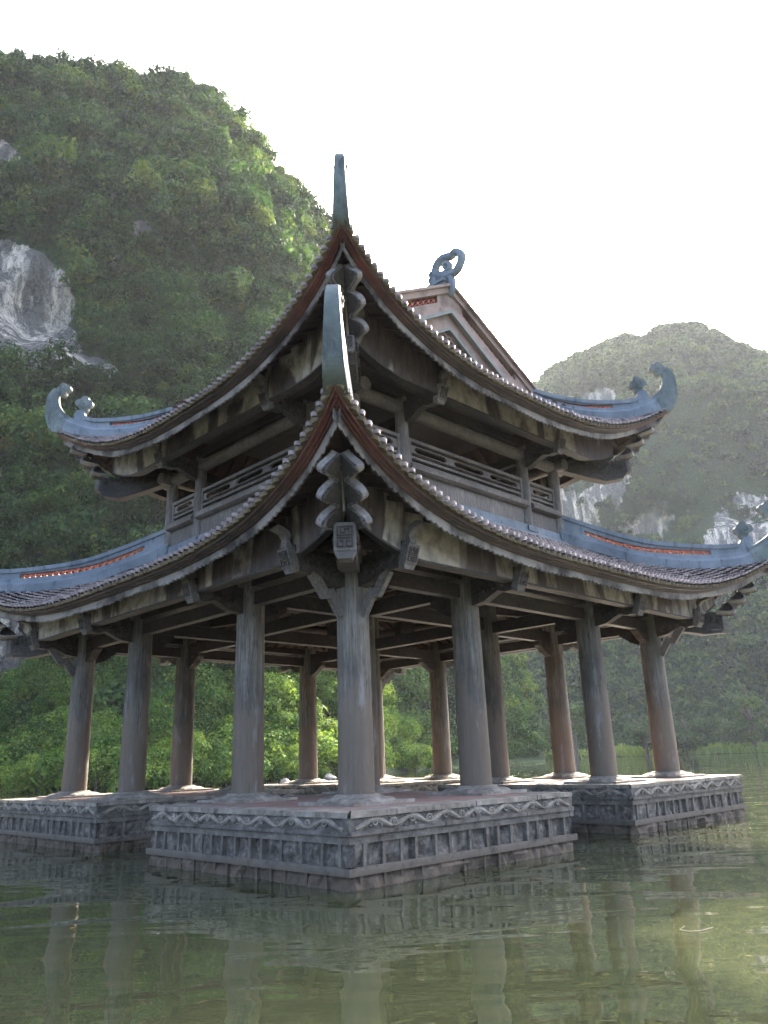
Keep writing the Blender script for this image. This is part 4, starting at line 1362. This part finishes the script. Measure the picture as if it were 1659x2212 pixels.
# right hillside wood
n = 9000
az = g.uniform(5, 42, n); t = np.concatenate([g.uniform(0, .42, int(n * .5)), g.uniform(.42, 1.02, n - int(n * .5))])
x, y, z = sR(az, t)
el = np.degrees(np.arctan2(z - 1.3, np.hypot(x, y)))
rk = rockR(az, el)
keep = (rk + g.normal(size=n) * .25 < .62) & (z > .3) & ~((az > 33) & (g.random(n) < .6))
P = np.stack([x, y, z], -1)[keep]
rad = g.uniform(2.0, 4.3, len(P)) * np.where(t[keep] > .93, .9, 1) * np.where(rk[keep] > .4, .6, 1)
rad *= np.where(t[keep] < .40, .85, 1)
tn = .42 + .26 * fbm(P[:, 0] / 22, P[:, 1] / 22, P[:, 2] / 22, 9, 3) + g.normal(size=len(P)) * .16
P = P + np.stack([0 * rad, -rad * .3, rad * .35], -1)
o = make_foliage("hillside_forest", P, rad, tn, TPL_F, MAT['leaffar'])
tag(o, "hazy green forest on the cliff-faced hill behind the right of the pavilion", "forest", kind="stuff")

# shore thicket on the left bank
TPL_S = [leaf_template(950, 12, .075, 300 + i, .9) for i in range(6)]
n = 620
az = g.uniform(-46, 3.2, n); u = g.random(n) ** 1.1
base = interp([(-50, 58), (-30, 54), (-17, 48.5), (-8, 51.5), (-3, 57.5), (0, 71), (3.5, 87)], az)
r_ = base + u * 9
x, y = np.sin(np.radians(az)) * r_, np.cos(np.radians(az)) * r_
rad = g.uniform(.7, 2.0, n)
hmax = interp([(-50, 8.5), (-25, 7.2), (-12, 8.6), (-6, 9.6), (-1, 9.2), (1.5, 5), (3.5, 1.6)], az)
z = .1 + u * hmax * g.uniform(.6, 1.05, n) + rad * .25
tn = .52 + .28 * fbm(x / 6, y / 6, z / 4, 15, 2) + g.normal(size=n) * .15
o = make_foliage("shore_thicket", np.stack([x, y, z], -1), rad, tn, TPL_S, MAT['leafshore'])
tag(o, "bright green thicket of bushes along the left lake shore", "bushes", kind="stuff")
# its bank
def bank(name, tab, az0, az1, w_):
    A = np.radians(np.linspace(az0, az1, 90)); rows = []
    offs = [0, .6, 2, 6, w_]; hs = [-.3, .25, .5, 1.2, 3.0]
    V = []
    for k, (o_, h_) in enumerate(zip(offs, hs)):
        rr_ = interp(tab, np.degrees(A)) + o_ + fbm(A * 60, 0, k, 4, 3) * .8
        V.append(np.stack([np.sin(A) * rr_, np.cos(A) * rr_, np.full_like(A, h_) + .1 * fbm(A * 90, k, 0, 8, 2)], -1))
    V = np.concatenate(V); idx = np.arange(5 * 90).reshape(5, 90)
    F = np.stack([idx[:-1, :-1], idx[:-1, 1:], idx[1:, 1:], idx[1:, :-1]], -1).reshape(-1, 4)
    tag(bulk(name, V, F, MAT['ground'], None, np.zeros(len(V)), True), kind="structure")
BT = [(-80, 60), (-30, 54.5), (-17, 49), (-8, 52), (-3, 58), (0, 72), (3.5, 88), (11, 108)]
bank("shore", BT, -80, 10.5, 16)
BR = [(4.5, 195), (12, 190), (20, 178), (27, 185), (40, 200), (75, 215)]
bank("shore", BR, 4.5, 75, 40)

# reeds along the right bank
n = 9000
az = g.uniform(4.6, 40, n); u = g.random(n) ** 1.3
r_ = interp(BR, az) - 3 + u * 12
x, y = np.sin(np.radians(az)) * r_, np.cos(np.radians(az)) * r_
hgt = g.uniform(.6, 1.2, n) * (1 + .9 * np.clip(fbm(az * 1.1, r_ / 8, 0, 31, 3), -.5, 1)); wd = g.uniform(.18, .4, n); an = g.uniform(0, PI, n)
dx, dy = np.cos(an) * wd, np.sin(an) * wd
lx = g.normal(size=n) * .25; z0 = .15 + u * 1.2
V = np.stack([np.stack([x - dx, y - dy, z0], -1), np.stack([x + dx, y + dy, z0], -1), np.stack([x + dx * .4 + lx, y + dy * .4, z0 + hgt], -1), np.stack([x - dx * .4 + lx, y - dy * .4, z0 + hgt * .9], -1)], 1).reshape(-1, 3)
o = bulk("reeds", V, np.arange(len(V), dtype=np.int32).reshape(-1, 4), MAT['grass'], None, np.repeat(np.clip(g.normal(size=n) * .2 + .5, 0, 1), 4))
tag(o, "pale green reeds fringing the far right shore", "reeds", kind="stuff")

# trees one can tell apart
def tree(x, y, z, h, r_, tint, mat, label, tpl, group=None, blobs=5, name="tree"):
    rt = empty(name, (x, y, z)); tag(rt, label, "bush" if name == "bush" else "tree", group)
    g2 = np.random.default_rng(int(abs(x * 13 + y * 7)))
    mb = MB()
    mb.tube([(0, 0, -.3), (.08 * h / 5, 0, h * .3), (-.05, .05, h * .6), (0, 0, h * .85)], [.035 * h, .028 * h, .018 * h, .006 * h], 8)
    for k in range(5):
        a = g2.uniform(0, 2 * PI); q = g2.uniform(.3, .6)
        mb.tube([(0, 0, h * q), (math.cos(a) * r_ * .4, math.sin(a) * r_ * .4, h * (q + .15)), (math.cos(a) * r_ * .75, math.sin(a) * r_ * .75, h * (q + .25))], [.014 * h, .009 * h, .003 * h], 6)
    mb.build("trunk", MAT['bark'], rt)
    P = g2.normal(size=(blobs, 3)) * [.42 * r_, .42 * r_, .16 * h] + [0, 0, h * (.66 if name == "tree" and h < 8 else .40)]
    make_foliage("crown", P, g2.uniform(.5, .75, blobs) * r_, np.full(blobs, tint) + g2.normal(size=blobs) * .05, tpl, mat, rt)
    return rt
def pol(az_, r_): return math.sin(R(az_)) * r_, math.cos(R(az_)) * r_
TT = [leaf_template(1400, 12, .055, 400 + i, .8) for i in range(3)]
for az_, r_, z_, h_, rr_, tt_, lab in (
    (-18.5, 68, 27.5, 5.0, 3.4, .62, "feathery yellow-green tree on the slope just left above the upper roof horn"),
    (-15.2, 68, 28.5, 4.0, 2.6, .55, "rounded green tree on the slope right of the feathery one"),
    (-12.6, 70, 30.0, 3.2, 2.0, .66, "light green vine-covered tree nearest the upper left eave")):
    x, y = pol(az_, r_); tree(x, y, z_, h_, rr_, tt_, MAT['leafhill'], lab, TT)
for az_, r_, h_, rr_, tt_, lab in (
    (-23.2, 51.5, 2.6, 1.6, .75, "yellow-green bush at the water left of the leftmost column"),
    (-19.8, 49.8, 2.2, 1.4, .70, "low light green bush at the water between the two leftmost columns"),
    (-15.2, 50.0, 2.3, 1.5, .72, "light green bush at the water between the second and third column from the left"),
    (-11.4, 51.0, 2.0, 1.4, .66, "green bush at the water just left of the second nearest column"),
    (-7.2, 53.2, 2.4, 1.4, .80, "pale dry-looking bush behind the small white shore rock"),
    (-1.2, 66.0, 4.6, 2.4, .60, "taller bush right of the nearest column, at the end of the left bank"),
    (1.6, 78.0, 3.0, 2.2, .64, "low bush at the tip of the left bank")):
    x, y = pol(az_, r_); tree(x, y, .15, h_, rr_, tt_, MAT['leafshore'], lab, TPL_S[:3], name="bush", blobs=4)
TF = [leaf_template(600, 10, .12, 500 + i, .95) for i in range(3)]
for az_, r_, h_, rr_, tt_, lab in (
    (12.6, 184, 13, 4.6, .70, "bright green rounded tree on the far bank, left of the two right columns"),
    (10.2, 186, 9, 5.0, .55, "broad low tree on the far bank beside the rounded bright one"),
    (17.2, 172, 9.5, 5.5, .35, "dark spreading tree at the water between the two right columns"),
    (19.8, 178, 9, 4.6, .42, "dark bushy tree on the far bank just left of the rightmost column"),
    (23.8, 184, 15, 5.2, .60, "pale green tall tree on the far bank right of the rightmost column"),
    (27.0, 188, 16, 5.6, .5, "green tree on the far bank at the right picture edge")):
    x, y = pol(az_, r_); tree(x, y, .3, h_, rr_, tt_, MAT['leaffar'], lab, TF, blobs=9)

# shore rocks
def rock(x, y, s_, lab, seed):
    N, Mr = 14, 9; V = []
    for i in range(Mr + 1):
        for j in range(N):
            a = 2 * PI * j / N; b = PI * i / Mr
            p = np.array([math.sin(b) * math.cos(a), math.sin(b) * math.sin(a), math.cos(b) * .75])
            d_ = 1 + .35 * float(fbm(p[0] * 2 + seed, p[1] * 2, p[2] * 2, seed, 3))
            V.append(tuple(p * s_ * d_))
    mb = MB(); mb.add(V, [(i * N + j, (i + 1) * N + j, (i + 1) * N + (j + 1) % N, i * N + (j + 1) % N) for i in range(Mr) for j in range(N)])
    o = mb.build("rock", MAT['whiterock'], None, (x, y, WATER_Z + s_ * .2)); tag(o, lab, "rock")
for az_, r_, s_, lab in ((-7.4, 49.5, .30, "small white rock at the waterline left of the nearest column"),
                         (-4.4, 54, .4, "pale rock under the bushes just left of the nearest column"),
                         (-18.0, 46.8, .2, "small white rock at the waterline behind the left platform"),
                         (3.0, 84, .35, "small pale rock at the waterline at the tip of the left bank")):
    x, y = pol(az_, r_); rock(x, y, s_, lab, int(r_))

# things afloat
def leaf_float(x, y, s_, mat, lab, cat, name, ang=0):
    mb = MB()
    P = [(-1, 0), (-.5, .3), (.2, .36), (1, 0), (.3, -.32), (-.5, -.28)]
    mb.prism([(a * s_, b * s_) for a, b in P], (0, 0, 0), (math.cos(ang), math.sin(ang), .05), (-math.sin(ang), math.cos(ang), .1), (0, 0, 1), 0, .003)
    o = mb.build(name, mat, None, (x, y, WATER_Z + .004)); tag(o, lab, cat)
def px(xd, yd, z):
    a = (xd - 829.5) / 1692.2; u = -(yd - 1106) / 1692.2
    D = _right * a + _up * u + _F
    k = (z - EYE.z) / D.z
    return EYE + D * k
p = px(156, 2006, WATER_Z); leaf_float(p.x, p.y, .018, MAT['yellowleaf'], "yellow fallen leaf floating on the water at lower left", "leaf", "fallen_leaf", .3)
p = px(342, 2018, WATER_Z); leaf_float(p.x, p.y, .014, MAT['whiterock'], "tiny pale leaf floating on the water below the near platform", "leaf", "fallen_leaf", .8)
tw = MB(); a, b = px(1468, 2008, WATER_Z + .01), px(1590, 2010, WATER_Z + .01)
q = [a, px(1490, 2012, WATER_Z + .012), px(1515, 2010, WATER_Z + .006), px(1540, 2003, WATER_Z + .012)]
c0 = a.copy()
tw.tube([p_ - c0 for p_ in q], .003, 6); tw.tube([Vector((0, 0, 0)), px(1480, 2000, WATER_Z + .02) - c0], .002, 5)
o = tw.build("floating_twig", MAT['bark'], None, c0); tag(o, "thin pale twig floating on the water at lower right", "twig")

# ------------------------------------------------------------------ haze
HX0, HX1, HY0, HY1, HZ0, HZ1 = -420, 420, -60, 620, -4.0, 215
mb = MB(); mb.box(((HX0 + HX1) / 2, (HY0 + HY1) / 2, (HZ0 + HZ1) / 2), (HX1 - HX0, HY1 - HY0, HZ1 - HZ0))
hm = bpy.data.materials.new("haze_air"); hm.use_nodes = True
t_ = hm.node_tree; t_.nodes.clear()
ou = t_.nodes.new("ShaderNodeOutputMaterial"); pv = t_.nodes.new("ShaderNodeVolumePrincipled")
pv.inputs["Color"].default_value = (.86, .93, 1.0, 1); pv.inputs["Density"].default_value = .00015; pv.inputs["Anisotropy"].default_value = .15
t_.links.new(pv.outputs[0], ou.inputs["Volume"])
hz = mb.build("haze", hm); tag(hz, kind="stuff")
